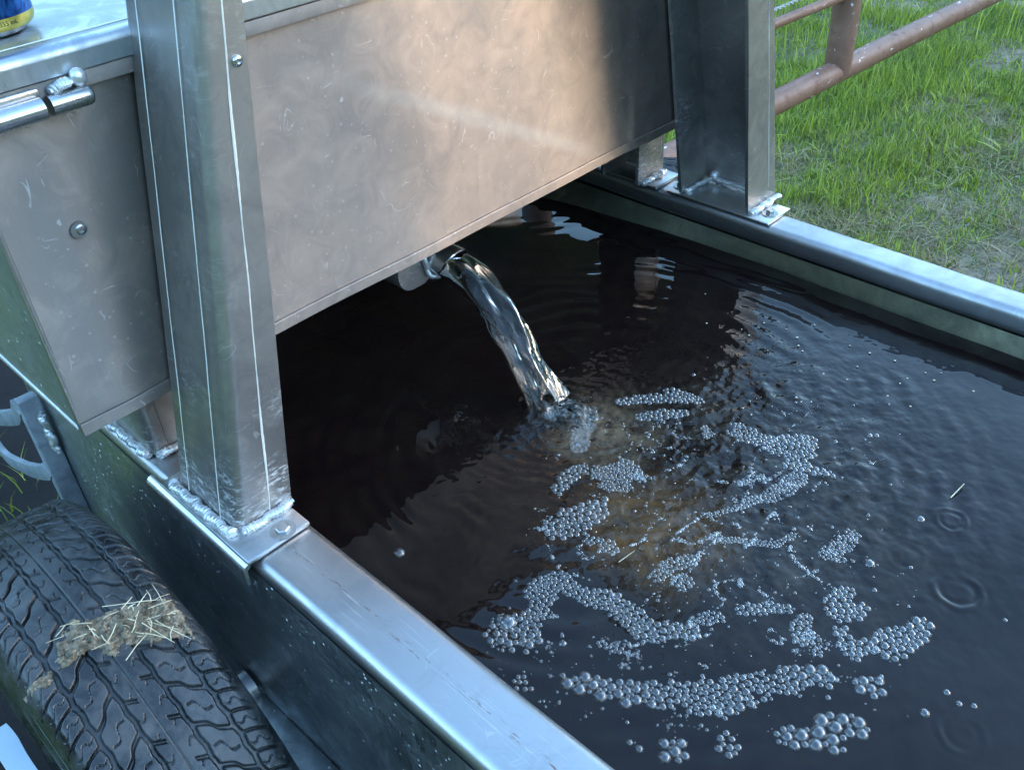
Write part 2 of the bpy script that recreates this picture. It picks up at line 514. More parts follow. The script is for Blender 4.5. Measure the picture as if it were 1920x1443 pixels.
# ================================================================== GRASS
def dirtmask(x, y):
    # bare, trampled soil in the near right of the field and a pale band by the tank
    d = np.exp(-(((x - 2.13) / .36) ** 2 + ((y - .46) / .26) ** 2)) * 1.5
    d += np.exp(-(((x - 2.7) / .30) ** 2 + ((y - .45) / .25) ** 2)) * .6
    d += .55 * (x < 1.05)
    return d + .22 * fbm(x * 3.1, y * 3.1, 3, 21)
def blades(N, region, hmin, hmax, width, palette, seed, dens=None, lean=.6):
    r = np.random.default_rng(seed)
    x = r.uniform(region[0], region[1], N); y = r.uniform(region[2], region[3], N)
    keep = r.uniform(size=N) < dens(x, y)
    keep &= ~((x > -.05) & (x < 1.32) & (y < 1.15))
    x = x[keep]; y = y[keep]; n = len(x)
    z = gheight(x, y) - .004
    clump = np.clip(.5 + .9 * fbm(x * 4, y * 4, 3, seed), .15, 1.3)
    h = r.uniform(hmin, hmax, n) * clump
    az = r.uniform(0, 2 * np.pi, n); wa = az + np.pi / 2 + r.normal(size=n) * .5
    le = r.uniform(.05, 1, n) ** 1.2 * lean * h
    w = width * r.uniform(.6, 1.4, n)
    S = 4
    V = np.zeros((n, S * 2, 3), np.float32)
    for i in range(S):
        t = i / (S - 1)
        cx = x + np.cos(az) * le * t ** 2 * 1.6; cy = y + np.sin(az) * le * t ** 2 * 1.6
        cz = z + h * (t - .35 * t * t * (le / np.maximum(h, 1e-4)))
        ww = w * (1 - t ** 1.6 * .93) * .5
        V[:, 2 * i, 0] = cx - np.cos(wa) * ww; V[:, 2 * i, 1] = cy - np.sin(wa) * ww; V[:, 2 * i, 2] = cz
        V[:, 2 * i + 1, 0] = cx + np.cos(wa) * ww; V[:, 2 * i + 1, 1] = cy + np.sin(wa) * ww; V[:, 2 * i + 1, 2] = cz
    base = (np.arange(n) * S * 2)[:, None, None]
    q = np.array([[2 * i, 2 * i + 1, 2 * i + 3, 2 * i + 2] for i in range(S - 1)])[None]
    F = (base + q).reshape(-1, 4)
    pal = np.array(palette); k = r.integers(0, len(pal), n)
    c = pal[k] * r.uniform(.7, 1.25, (n, 1))
    Cc = np.repeat(c[:, None, :], S * 2, 1).reshape(-1, 3)
    return V.reshape(-1, 3), F, Cc
def join(parts):
    v = []; f = []; c = []; k = 0
    for a, b, d in parts:
        v.append(a); f.append(b + k); c.append(d); k += len(a)
    return np.concatenate(v), np.concatenate(f), np.concatenate(c)
GREEN = [(.30, .37, .04), (.38, .46, .06), (.22, .30, .045), (.48, .53, .12), (.14, .22, .05)]
DRY = [(.42, .36, .20), (.34, .28, .15), (.50, .44, .28), (.25, .19, .11)]
dg = lambda x, y: np.clip(1.05 - dirtmask(x, y), .04, 1)
parts = [
    blades(36000, (1.6, 3.2, .45, 1.7), .02, .07, .0036, GREEN, 15, dg),
    blades(17000, (1.6, 3.1, .3, 1.3), .02, .06, .003, DRY, 16, lambda x, y: .8 + 0 * x, 2.2),
    blades(110000, (1.3, 4.7, .25, 2.7), .03, .085, .0038, GREEN, 1, dg),
    blades(9000, (1.3, 4.7, .9, 2.9), .10, .20, .005, GREEN[:4], 2, lambda x, y: np.clip((y - 1.0) * .9 + (x - 2.5) * .0, .1, 1), .45),
    blades(22000, (1.3, 4.2, .1, 2.6), .03, .09, .0028, DRY, 3, lambda x, y: np.clip(.35 + .6 * dirtmask(x, y), .1, 1), 1.6),
    blades(2500, (1.3, 3.6, .3, 2.4), .03, .06, .013, GREEN[:2] + [(.17, .27, .06)], 4, lambda x, y: .6 + 0 * x, 1.2),
    blades(5000, (-1.2, .26, 1.36, 2.6), .04, .12, .004, GREEN, 5, lambda x, y: np.clip((.28 - x) * 6, 0, 1)),
    blades(26000, (-2.6, -.12, -1.5, 1.9), .04, .11, .006, GREEN, 6, lambda x, y: 1 + 0 * x),
    blades(16000, (-6, 8, 3.5, 12), .08, .2, .012, GREEN, 8, lambda x, y: 1 + 0 * x),
    blades(12000, (4.6, 12, -6, 3.6), .08, .2, .012, GREEN, 9, lambda x, y: 1 + 0 * x),
]
v, f, c = join(parts)
go = np_obj("grass", v, f, 'grass', colors=c)
tag(go, 'bright green grass with dry blades growing in the field beyond the tank', 'grass', kind='stuff')

# ================================================================== WATER TANK ON WHEELS
tank = thing("water_tank_trailer", "open aluminium livestock water tank on wheels with a closed box bridging it and bolted posts", "water tank", (.645, .55, ZG))

# rims ---------------------------------------------------------------
def rrect(x0, x1, z0, z1, r, n=6):
    pts = []
    for cx, cz, a0 in ((x1 - r, z1 - r, 0), (x0 + r, z1 - r, 90), (x0 + r, z0 + r, 180), (x1 - r, z0 + r, 270)):
        for i in range(n + 1):
            a = math.radians(a0 + 90 * i / n)
            pts.append((cx + r * math.cos(a), cz + r * math.sin(a)))
    return pts
def rim(x0, x1, name):
    mb = MB()
    ys = np.linspace(-.7, 1.09, 120)
    rings = []
    for y in ys:
        w = .0006 * math.sin(y * 5 + x0 * 3) + .0003 * math.sin(y * 17)
        rings.append([(x + w, y, z + .0004 * math.sin(y * 31 + x * 50)) for x, z in rrect(x0, x1, -.032, 0, .010)])
    mb.loft(rings)
    return mb.build(name, 'rim_near' if x0 < .5 else 'rim', tank)
rl = rim(.217, .280, "rim")
rr_ = rim(1.016, 1.066, "rim")

# hull: left outer wall, right outer wall, ends, bottom, inner walls --
def hull():
    mb = MB()
    # outer left: slightly bulged sheet
    ys = np.linspace(-.7, 1.092, 60); zs = np.linspace(-.0135, -.385, 40)
    def sheet(xf, th, mat_):
        r = []
        for z in zs:
            r.append([(xf(y, z), y, z) for y in ys])
        n = len(ys); v = [p for q in r for p in q]; f = []
        for i in range(len(zs) - 1):
            for j in range(n - 1):
                f.append((i * n + j, i * n + j + 1, (i + 1) * n + j + 1, (i + 1) * n + j))
        mat_.add(v, f)
    sheet(lambda y, z: .2158 + (.05 * (z + .03) ** 2 - .0022 + .0020 * math.sin(y * 7 + z * 9) + .001 * math.sin(y * 19 - z * 15)) * min(1, max(0, (-z - .012) / .05)), 0, mb)
    sheet(lambda y, z: 1.069 - .05 * (z + .03) ** 2 + .002 * math.sin(y * 6 + z * 8), 0, mb)
    mb.box(.216, 1.066, -.72, 1.09, -.392, -.386)
    mb.box(.214, 1.068, 1.086, 1.094, -.386, -.004)
    mb.box(.214, 1.068, -.708, -.70, -.386, -.004)
    return mb.build("hull", 'hull', tank)
hl = hull()
mb = MB()
ys = np.linspace(-.7, 1.08, 140); zs = np.linspace(-.0325, -.38, 30)
def wallx(y, z):
    b = max(0, y - .50)
    k = min(1, max(0, (-z - .0325) / .03))
    return 1.0195 - k * (.010 + .22 * b * b + .0035 * math.sin(y * 8 + 1)) - .06 * max(0, y - .86) * k
n = len(ys)
mb.add([(wallx(y, z), y, z) for z in zs for y in ys], [(i * n + j, i * n + j + 1, (i + 1) * n + j + 1, (i + 1) * n + j) for i in range(len(zs) - 1) for j in range(n - 1)])
mb.add([(.281 + .004 * math.sin(y * 6), y, z) for z in zs for y in ys], [(i * n + j, i * n + j + 1, (i + 1) * n + j + 1, (i + 1) * n + j) for i in range(len(zs) - 1) for j in range(n - 1)])
mb.box(.28, 1.016, 1.070, 1.080, -.38, -.002)
inner = mb.build("inner_wall", 'inner', tank)
# axle block seen beside the tyre
MB().box(.188, .2195, .30, .672, -.40, -.285).build("axle_mount", 'hull', tank, bevel=.004)

# posts: tapered channels bolted on the rims, leaning inwards ---------
def chan_profile(xw, xt, y0, y1, th=.0048, r=.010, sgn=1):
    """channel section, web at xw, flange tips at xt, y0 front, y1 back; rounded outer corners"""
    s = 1 if xt > xw else -1
    p = [(xt, y0)]
    n = 6
    for i in range(n + 1):
        a = math.radians(90 * i / n)
        p.append((xw + s * r - s * r * math.sin(a), y0 + r - r * math.cos(a)))
    for i in range(n + 1):
        a = math.radians(90 * i / n)
        p.append((xw + s * r - s * r * math.cos(a), y1 - r + r * math.sin(a)))
    p.append((xt, y1)); p.append((xt, y1 - th))
    p.append((xw + s * th, y1 - th)); p.append((xw + s * th, y0 + th)); p.append((xt, y0 + th))
    return p
def post(xw, kw, xt, kt, y0, y1, ztop, r=.010, name="post"):
    mb = MB(); rings = []
    for i in range(33):
        z = .006 + (ztop - .006) * i / 32
        wob = .0004 * math.sin(z * 23)
        rings.append([(x, y + wob, z) for x, y in chan_profile(xw + kw * z, xt + kt * z, y0, y1, r=r)])
    mb.loft(rings)
    return mb.build(name, 'post', tank)
pl = post(.2225, .19, .2800, .142, .597, .702, .72)
pr = post(1.094, -.235, 1.021, -.185, .580, .694, .72, r=.006)
# right post's near flange is wider than its far one: two flanges reach the same tip line

def wavy_strip(mb, p0, p1, w, nrm, side, n=60, amp=.0004, seed=0):
    p0 = Vector(p0); p1 = Vector(p1); nrm = Vector(nrm).normalized(); side = Vector(side).normalized()
    rr = random.Random(seed); v = []; f = []
    ph = [rr.uniform(0, 6) for _ in range(4)]
    for i in range(n + 1):
        t = i / n
        c = p0.lerp(p1, t) + side * amp * (math.sin(t * 21 + ph[0]) + .6 * math.sin(t * 47 + ph[1]) + .3 * rr.uniform(-1, 1))
        ww = w * (.75 + .3 * math.sin(t * 33 + ph[2]) + .25 * rr.random())
        for s, hgt in ((-1, 0.0001), (0, .0006), (1, .0001)):
            v.append(c + side * ww * .5 * s + nrm * hgt)
    for i in range(n):
        for k in range(2):
            a = i * 3 + k; f.append((a, a + 1, a + 4, a + 3))
    mb.add(v, f)
# cream line down the front flange, pale lines down the web
wm = MB(); wavy_strip(wm, (.2225 + .62 * .0575, .597, .012), (.2225 + .19 * .7 + .50 * .024, .597, .7), .0022, (0, -1, 0), (1, 0, 0), 160, .0003, 1)
s1 = wm.build("scribe_line", 'seam', pl)
for yy, sd_ in ((.622, 2), (.676, 3)):
    wm = MB(); wavy_strip(wm, (.2222, yy, .012), (.2222 + .19 * .7, yy, .7), .0012, (-1, 0, .19), (0, 1, 0), 160, .00025, sd_)
    wm.build("scribe_line", 'seam', pl)
wm = MB(); wavy_strip(wm, (1.066, .580, .03), (1.066 - .21 * .68, .580, .7), .0013, (0, -1, 0), (1, 0, 0), 120, .0003, 5)
wm.build("scribe_line", 'seam', pr)

def bolt(c, r, h, parent, name="bolt", washer=True, hexa=True):
    mb = MB()
    if washer:
        mb.tube([(c[0], c[1], c[2]), (c[0], c[1], c[2] + .0016)], r * 1.75, 28)
    k = 6 if hexa else 20
    ang = .4
    rg = []
    for z, rr in ((0.001, r), (h * .8, r), (h, r * .82), (h * 1.02, r * .5)):
        rg.append([(c[0] + rr * math.cos(ang + 2 * math.pi * j / k), c[1] + rr * math.sin(ang + 2 * math.pi * j / k), c[2] + z) for j in range(k)])
    mb.loft(rg)
    return mb.build(name, 'steel', parent)
# base plates
mb = MB()
mb.box(.210, .2765, .562, .716, .0008, .0058)
bpL = mb.build("base_plate", 'plate', pl, bevel=.0022)
mb = MB()
prof = [(.2125, .0040), (.2085, .0030), (.2055, .0), (.2045, -.004), (.2040, -.020), (.2078, -.020), (.2088, -.004), (.2125, -.0008)]
rings = []
for y in np.linspace(.563, .735, 30):
    dz = .006 * max(0, min(1, (y - .60) / .02)) * (1 + .35 * math.sin(y * 60))
    rings.append([(x, y, z + (dz if z < -.01 else 0)) for x, z in prof])
mb.loft(rings)
mb.build("folded_lip", 'plate', pl, bevel=.0006, bseg=1)
MB().box(1.0165, 1.074, .547, .713, .0008, .0050).build("base_plate", 'plate', pr, bevel=.0015)
bolt((.2535, .571, .0058), .0068, .0048, pl)
bolt((1.042, .560, .0050), .0062, .0070, pr)
bolt((1.038, .7035, .0050), .0062, .0070, pr)
# welds at the post feet
mb = MB(); weld(mb, [(.2195, .705, .0075), (.2175, .695, .0085), (.2180, .64, .0085), (.2190, .598, .0085)], .0052, .0030); mb.build("weld_bead", 'weld', pl)
mb = MB(); weld(mb, [(.2255, .5935, .008), (.250, .5925, .009), (.2815, .593, .0095)], .0050, .0030); mb.build("weld_bead", 'weld', pl)
mb = MB(); weld(mb, [(1.024, .686, .007), (1.06, .685, .008), (1.085, .681, .008)], .0042, .0030); blob(mb, (1.086, .678, .012), .0085, (1, 1, .9)); mb.build("weld_bead", 'weld', pr)
mb = MB(); weld(mb, [(1.084, .676, .008), (1.084, .64, .008), (1.083, .59, .007)], .0042, .0028); mb.build("weld_bead", 'weld', pr)
mb = MB(); weld(mb, [(1.020, .5765, .008), (1.05, .5755, .010), (1.090, .576, .010)], .0052, .0034); mb.build("weld_bead", 'weld', pr)

# legs under the box --------------------------------------------------
mb = MB(); rings = []
for z in np.linspace(.002, .107, 8):
    rings.append([(x, y, z) for x, y in [(a, b) for a, b in rrect(.2270, .2745, .758, .842, .010)]])
mb.loft(rings)
lgl = mb.build("leg", 'post', tank)
wm = MB(); wavy_strip(wm, (.245, .758, .010), (.245, .758, .104), .0007, (0, -1, 0), (1, 0, 0), 30, .0002, 9); wm.build("scribe_line", 'steel', lgl)
mb = MB(); weld(mb, [(.2235, .845, .003), (.2235, .80, .004), (.2240, .762, .004)], .0052, .0030); mb.build("weld_bead", 'weld', lgl)
mb = MB(); weld(mb, [(.2285, .7535, .004), (.25, .753, .005), (.274, .7535, .004)], .0050, .0032); mb.build("weld_bead", 'weld', lgl)
mb = MB(); weld(mb, [(.240, .7545, .1035), (.258, .754, .1045), (.275, .754, .1050)], .0028, .0040); mb.build("weld_bead", 'weld', lgl)
mb = MB(); rings = []
for z in np.linspace(.006, .107, 6):
    rings.append([(x, y, z) for x, y in chan_profile(1.062, 1.000, .752, .822, r=.004)])
mb.loft(rings)
lgr = mb.build("leg", 'post', tank)
MB().box(1.014, 1.072, .730, .835, .0008, .0052).build("base_plate", 'plate', lgr, bevel=.0015)
mb = MB(); weld(mb, [(1.004, .748, .008), (1.03, .7475, .010), (1.062, .748, .009)], .0052, .0036); mb.build("weld_bead", 'weld', lgr)
mb = MB(); weld(mb, [(1.012, .7505, .1030), (1.035, .750, .1045), (1.06, .750, .105)], .0024, .0036); mb.build("weld_bead", 'weld', lgr)
wm = MB(); wavy_strip(wm, (1.052, .752, .035), (1.052, .752, .098), .0016, (0, -1, 0), (1, 0, 0), 30, .0003, 19); wm.build("scribe_line", 'seam', lgr)

# box bridging the tank ----------------------------------------------
# front sheet: real sheet metal, slightly oil-canned; added upright creases band its reflections
def sheet_dy(x, z):
    d = .0016 * math.sin((x - .162) * 6.0 + .5) * math.sin(z * 7)
    d += .0010 * math.sin(x * 17 + 1.3) + .0006 * math.sin(x * 31 + z * 4)
    d += -.010 * max(0, 0.0)
    # shallow vertical folds near both ends, added to break the reflection into bands
    q = x + .12 * (z - .22)
    sp = lambda u, w: w * math.log1p(math.exp(min(40, u / w)))
    d += .025 * (sp(q - .795, .003) - sp(q - .875, .005)) - .025 * (sp(q - .93, .01) - sp(q - 1.01, .01))
    for c0, w, a in ((.915, .008, -.0007), (.235, .02, .0012), (.195, .015, -.001)):
        d += a * math.tanh((x - c0 - .03 * (z - .25)) / w)
    return d
mb = MB()
xs = np.linspace(.162, 1.128, 260); zs = np.linspace(.108, .392, 24)
n = len(xs)
v = [(x, .700 + sheet_dy(x, z), z) for z in zs for x in xs]
mb.add(v, [(i * n + j, i * n + j + 1, (i + 1) * n + j + 1, (i + 1) * n + j) for i in range(len(zs) - 1) for j in range(n - 1)])
box_front = mb.build("float_box", 'panel', tank)
mb = MB()
mb.box(.1625, 1.1275, .7045, 1.13, .1080, .1110)        # floor of the box, just behind the front sheet
mb.box(.1622, .1650, .7045, 1.13, .112, .392)
mb.box(1.1250, 1.1278, .7045, 1.13, .112, .392)
mb.box(.166, 1.124, 1.127, 1.130, .112, .392)
mb.box(.42, 1.10, 1.0962, 1.0992, .0005, .1078); mb.box(.166, .30, 1.0962, 1.0992, .0005, .1078)  # added rear skirt below the box, keeps sky from reflecting in the water
mb.build("box_shell", 'hull', box_front)
mb = MB(); mb.tube([(.1640, .7030, .1075), (.1640, .7030, .3925)], .0032, 12); mb.tube([(.1632, .704, .1085), (.1632, 1.128, .1085)], .0034, 12); mb.build('corner_trim', 'rim', box_front)
# folded hem along the front sheet's lower edge
mb = MB(); rings = []
for x in np.linspace(.1622, 1.1275, 60):
    y = .700 + sheet_dy(x, .12)
    rings.append([(x, y - .0026, .1180), (x, y - .0032, .1172), (x, y - .0032, .1062), (x, y + .003, .1062), (x, y + .003, .1074), (x, y - .0008, .1080), (x, y - .0008, .1180)])
mb.loft(rings); mb.build("bottom_hem", 'panel', box_front)
# lid with a rolled front edge
mb = MB(); rings = []
for x in np.linspace(.150, 1.140, 40):
    pr_ = [(.6930, .3925), (.6918, .3935), (.6918, .4062)]
    for i in range(7):
        a = math.radians(90 * i / 6)
        pr_.append((.6988 - .007 * math.cos(a), .4062 + .007 * math.sin(a)))
    pr_ += [(.7080, .4132), (.7100, .4120), (.7200, .4120), (1.1380, .4120), (1.1380, .4080), (.7010, .4080), (.6965, .4040), (.6965, .3925)]
    rings.append([(x, y, z + .0005 * math.sin(x * 19)) for y, z in pr_])
mb.loft(rings)
lid = mb.build("lid", 'lid', box_front)
wm = MB(); wavy_strip(wm, (.150, .7145, .4124), (1.14, .7145, .4124), .0024, (0, 0, 1), (0, 1, 0), 120, .0001, 31); wm.build("bead_line", 'seam', lid)
# front seam flange under the lid
MB().box(.1622, 1.1275, .6945, .6975, .3800, .3915).build("top_flange", 'panel', box_front, bevel=.0008)
# hinge pipe with its weld
def hpipe(x0, x1, rad, round_end=False):
    mb = MB()
    P = [(x0, .6845, .3775), (x1 - .004, .6845, .3775)]; Rd = [rad, rad]
    if round_end:
        P += [(x1 - .002, .6845, .3775), (x1 - .0006, .6845, .3775), (x1, .6845, .3775)]; Rd += [rad * .93, rad * .75, rad * .45]
    mb.tube(P, Rd, 28)
    return mb
hp = hpipe(.2245, .2560, .0072, True).build("hinge_pin", 'pipe', box_front)
hpipe(.140, .2235, .0078).build("hinge_barrel", 'pipe', box_front)
mb = MB(); weld(mb, [(.2270, .6860, .3860), (.2350, .6865, .3880), (.2450, .6870, .3890)], .0050, .0020, .7); blob(mb, (.2505, .6860, .3905), .0062, (1, .8, 1.1)); mb.build("weld_bead", 'weld', hp)
MB().box(.150, .2215, .6865, .6915, .384, .3905).build("hinge_leaf", 'plate', box_front, bevel=.0015)
mb = MB(); weld(mb, [(.165, .6900, .3690), (.195, .6905, .3690), (.2200, .6905, .3695)], .0026, .003, .7); mb.build("weld_bead", 'weld', box_front)

# screws
def screw(c, nrm, r, parent, socket=True):
    mb = MB(); N = Vector(nrm).normalized(); a = N.orthogonal().normalized(); b = N.cross(a)
    rg = []
    k = 24
    for h, rr in ((0, 1.0), (.12, 1.0), (.38, .93), (.55, .78), (.64, .52), (.645, .42), (.30, .40), (.28, .01)):
        rg.append([Vector(c) + N * h * r + (a * math.cos(2 * math.pi * j / k) + b * math.sin(2 * math.pi * j / k)) * rr * r for j in range(k)])
    mb.loft(rg, caps=False)
    return mb.build("screw", 'pipe', parent)
screw((.3275, .5970, .398), (0, -1, 0), .0042, pl)
screw((.219, .6995 + sheet_dy(.219, .279), .279), (0, -1, 0), .0052, box_front)
mbw = MB(); mbw.tube([(.2175, .6995, .279), (.2175, .6968, .279)], .0066, 24); mbw.build("washer", 'steel', box_front)

# spout: square stub under the box with a round nozzle ---------------
mb = MB(); rings = []
for y in np.linspace(.742, .800, 6):
    rings.append([(x, y, z) for x, z in rrect(.5450, .5960, .043, .1075, .020)])
mb.loft(rings)
sp = mb.build("spout_block", 'post', tank)
mb = MB(); rings = []
for y, r_ in ((.745, .0205), (.716, .0205), (.7150, .0205), (.7150, .0185), (.740, .0185)):
    skew = -.35 * .0
    rings.append([(.6055 + r_ * math.cos(2 * math.pi * j / 32), y + .012 * math.sin(2 * math.pi * j / 32) * (0 if y > .74 else -1), .0690 + r_ * math.sin(2 * math.pi * j / 32)) for j in range(32)])
mb.loft(rings, caps=False)
nz = mb.build("spout_nozzle", 'pipe', tank)
mb = MB(); weld(mb, [(.5810, .738, .088), (.5830, .738, .066), (.588, .737, .052), (.600, .736, .046)], .0042, .0030); mb.build("weld_bead", 'weld', nz)

# tie ring on the hull end -------------------------------------------
mb = MB()
pts = []
for i in range(25):
    a = math.radians(-100 + 200 * i / 24)
    pts.append((.186, 1.115 + .115 * (math.cos(a) if True else 0) , -.150 + .062 * math.sin(a) - .05 * math.cos(a)))
def band(mb, pts, w, th):
    """flat bar bent along a path in the x = const plane"""
    P = [Vector(p) for p in pts]; rings = []
    for i, p in enumerate(P):
        d = (P[min(i + 1, len(P) - 1)] - P[max(i - 1, 0)]).normalized()
        s = d.cross(Vector((1, 0, 0))).normalized()
        rings.append([p + s * w / 2 + Vector((th / 2, 0, 0)), p + s * w / 2 - Vector((th / 2, 0, 0)), p - s * w / 2 - Vector((th / 2, 0, 0)), p - s * w / 2 + Vector((th / 2, 0, 0))])
    mb.loft(rings)
RP = [(.190, 1.060, -.066), (.190, 1.085, -.094), (.190, 1.14, -.127), (.190, 1.22, -.170), (.190, 1.30, -.215), (.190, 1.335, -.262), (.190, 1.30, -.288), (.190, 1.20, -.250), (.190, 1.13, -.215), (.190, 1.07, -.180), (.190, 1.055, -.165)]
def smooth_path(P, k=6):
    out = []
    P = [Vector(p) for p in P]
    for i in range(len(P) - 1):
        p0 = P[max(i - 1, 0)]; p1 = P[i]; p2 = P[i + 1]; p3 = P[min(i + 2, len(P) - 1)]
        for j in range(k):
            t = j / k
            out.append(.5 * ((2 * p1) + (p2 - p0) * t + (2 * p0 - 5 * p1 + 4 * p2 - p3) * t * t + (3 * p1 - p0 - 3 * p2 + p3) * t ** 3))
    out.append(P[-1])
    return out
band(mb, smooth_path(RP), .022, .008)
tr = mb.build("tie_ring", 'cast', tank, bevel=.0015)
mb = MB(); mb.box(.188, .2125, 1.045, 1.062, -.26, -.055); mb.build("ring_bracket", 'cast', tr, bevel=.003)
mb = MB(); weld(mb, [(.205, 1.040, -.075), (.205, 1.040, -.14)], .0055, .005); mb.build("weld_bead", 'weld', tr)

# ------------------------------------------------------------------ wheels
TX, TW, TYC, TZC, TR = .0875, .0665, .675, -.28, .289
NP = 46
def tread(theta, s):
    """height below the crown for theta (pitches) and s in -1..1"""
    def tri(p): return np.abs((p % 1) - .5) * 4 - 1
    def groove(d, w, e=.35):
        return np.clip((w - np.abs(d)) / (w * e), 0, 1)
    P = theta
    h = np.zeros_like(s)
    z1 = .010 * tri(P * 2); z2 = .012 * tri(P * 2 + .5)
    for c0, w, zz in ((-.64, .040, z2), (-.24, .036, z1), (.24, .036, -z1), (.64, .040, -z2)):
        h = np.maximum(h, groove(s - c0 - zz, w))
    # centre rib: narrow slit with a raised moulding line beside it
    h = np.maximum(h, .25 * groove(s + .02, .012))
    # block slots in the two middle ribs: slanted, with a kink
    for sg, ph in ((1, 0.0), (-1, .5)):
        rib = (sg * s > .24) & (sg * s < .64)
        q = (sg * s - .44) / .2
        off = .22 * q + .07 * np.tanh(q * 7)
        d = ((P + ph + off + .5) % 1) - .5
        h = np.maximum(h, np.where(rib, groove(d, .065), 0))
        d2 = ((P + ph + .5 + .16 * np.tanh(q * 9) + .5) % 1) - .5
        h = np.maximum(h, np.where(rib & (np.abs(q) < .62), .6 * groove(d2, .024), 0))
    # centre rib slots
    rib = np.abs(s) < .22
    d = ((P + .9 * s + .25 * np.sign(s) + .5) % 1) - .5
    h = np.maximum(h, np.where(rib & (np.abs(s) > .07), .8 * groove(d, .05), 0))
    d = ((2 * P + .2 * np.sin(s * 30) + .5) % 1) - .5
    h = np.maximum(h, np.where(rib & (np.abs(s) > .09), .4 * groove(d, .05), 0))
    # shoulder ribs: curved slots, two per pitch
    for sg in (1, -1):
        rib = (sg * s > .68)
        q = (sg * s - .68) / .32
        d = ((P * 2 + .6 * q ** 1.5 + .5) % 1) - .5
        h = np.maximum(h, np.where(rib, groove(d, .075) * np.clip(1.2 - .3 * q, 0, 1), 0))
        d = ((P * 2 + .5 + .6 * q ** 1.5 + .12 * np.sin(q * 12) + .5) % 1) - .5
        h = np.maximum(h, np.where(rib & (q < .8), .55 * groove(d, .035), 0))
    return h
def tyre(xc, parent, hi=True, flip=1):
    nt = NP * (46 if hi else 18); ns = 190 if hi else 90
    th = np.linspace(0, 2 * np.pi, nt, endpoint=False)
    s = np.linspace(-1, 1, ns)
    T, S = np.meshgrid(th, s, indexing='ij')
    P = T / (2 * np.pi) * NP
    dep = tread(P, S) * .0050
    rad = TR - .0050 * S ** 2 - .010 * np.clip((np.abs(S) - .82) / .18, 0, 1) ** 2 - dep * np.clip((1.02 - np.abs(S)) / .1, 0, 1)
    rad += .0003 * fbm(T * 40, S * 9, 2, 4)
    X = xc + flip * S * TW
    # side walls
    side = []
    for sg in (-1, 1):
        q = np.linspace(0, 1, 46)[1:]
        r = TR - .015 - q * .095
        xo = (1.0 + .045 * np.sin(np.clip(q * 1.15, 0, 1) * np.pi) * 2.2 - .35 * q ** 3) * TW
        ribs = .0009 * (np.sin(q * 46 * 2.2) > .2) * (q > .05) * (q < .34)
        side.append((r, xo + ribs))
    cols_r = np.concatenate([np.repeat(side[0][0][::-1][None], nt, 0), rad, np.repeat(side[1][0][None], nt, 0)], 1)
    cols_x = np.concatenate([np.repeat((xc - flip * side[0][1][::-1])[None], nt, 0), X, np.repeat((xc + flip * side[1][1])[None], nt, 0)], 1)
    TT = np.repeat(th[:, None], cols_r.shape[1], 1)
    V = np.stack([cols_x, TYC + cols_r * np.sin(TT), TZC + cols_r * np.cos(TT)], -1).reshape(-1, 3)
    return np_obj("tyre", V, grid_faces(nt, cols_r.shape[1], True), 'rubber', parent)
def wheel(xc, hi, flip, yc=None, zc=None):
    global TYC, TZC
    keep = (TYC, TZC)
    if yc is not None: TYC, TZC = yc, zc
    w = bpy.data.objects.new("wheel", None); COL.objects.link(w); w.parent = tank
    w.location = Vector((xc, TYC, TZC)) - Vector(tank.location)
    tyre(xc, w, hi, flip)
    mb = MB(); rings = []
    for x, r_ in ((-.05, .176), (-.048, .186), (-.040, .176), (-.03, .165), (.03, .165), (.040, .176), (.048, .186), (.05, .176), (.045, .160), (.01, .150), (.005, .06), (-.02, .055), (-.02, .01)):
        rings.append([(xc + x, TYC + r_ * math.sin(2 * math.pi * j / 48), TZC + r_ * math.cos(2 * math.pi * j / 48)) for j in range(48)])
    mb.loft(rings, caps=False); mb.build("wheel_disc", 'plate', w)
    TYC, TZC = keep
    return w
wheel(TX, True, 1)
wheel(1.160, False, -1, .79, -.33)
mb = MB(); mb.tube([(TX, TYC, TZC), (.213, TYC, TZC)], .02, 16); mb.build("stub_axle", 'steel', tank)
mb = MB(); mb.tube([(1.069, TYC, TZC), (1.15, TYC, TZC)], .02, 16); mb.build("stub_axle", 'steel', tank)

def painted():
    t = NT("chipped_pale_paint")
    c = t.coord()
    ch = t.mr(t.noise(c, 45, 4, .6), .62, .66)
    col = t.mix(ch, t.mix(t.mr(t.noise(c, 12, 5), .3, .7), (.30, .37, .42), (.42, .48, .52)), (.14, .08, .06))
    t.bsdf(Base_Color=col, Roughness=.35, Metallic=.5, Normal=t.bump(ch, -.4, .0006))
    return t.m
M['paint'] = painted()
mb = MB(); rings = []
for y in np.linspace(.25, .665, 40):
    e = .0012 * math.sin(y * 90) * (1 if int(y * 40) % 3 else .2)
    rings.append([(-.0165, y, -.106), (-.0165, y, -.1002), (-.0150, y, -.100), (.0020 + e, y, -.100), (.0020 + e, y, -.106)])
mb.loft(rings); mb.build("fender_bar", 'paint', tank)

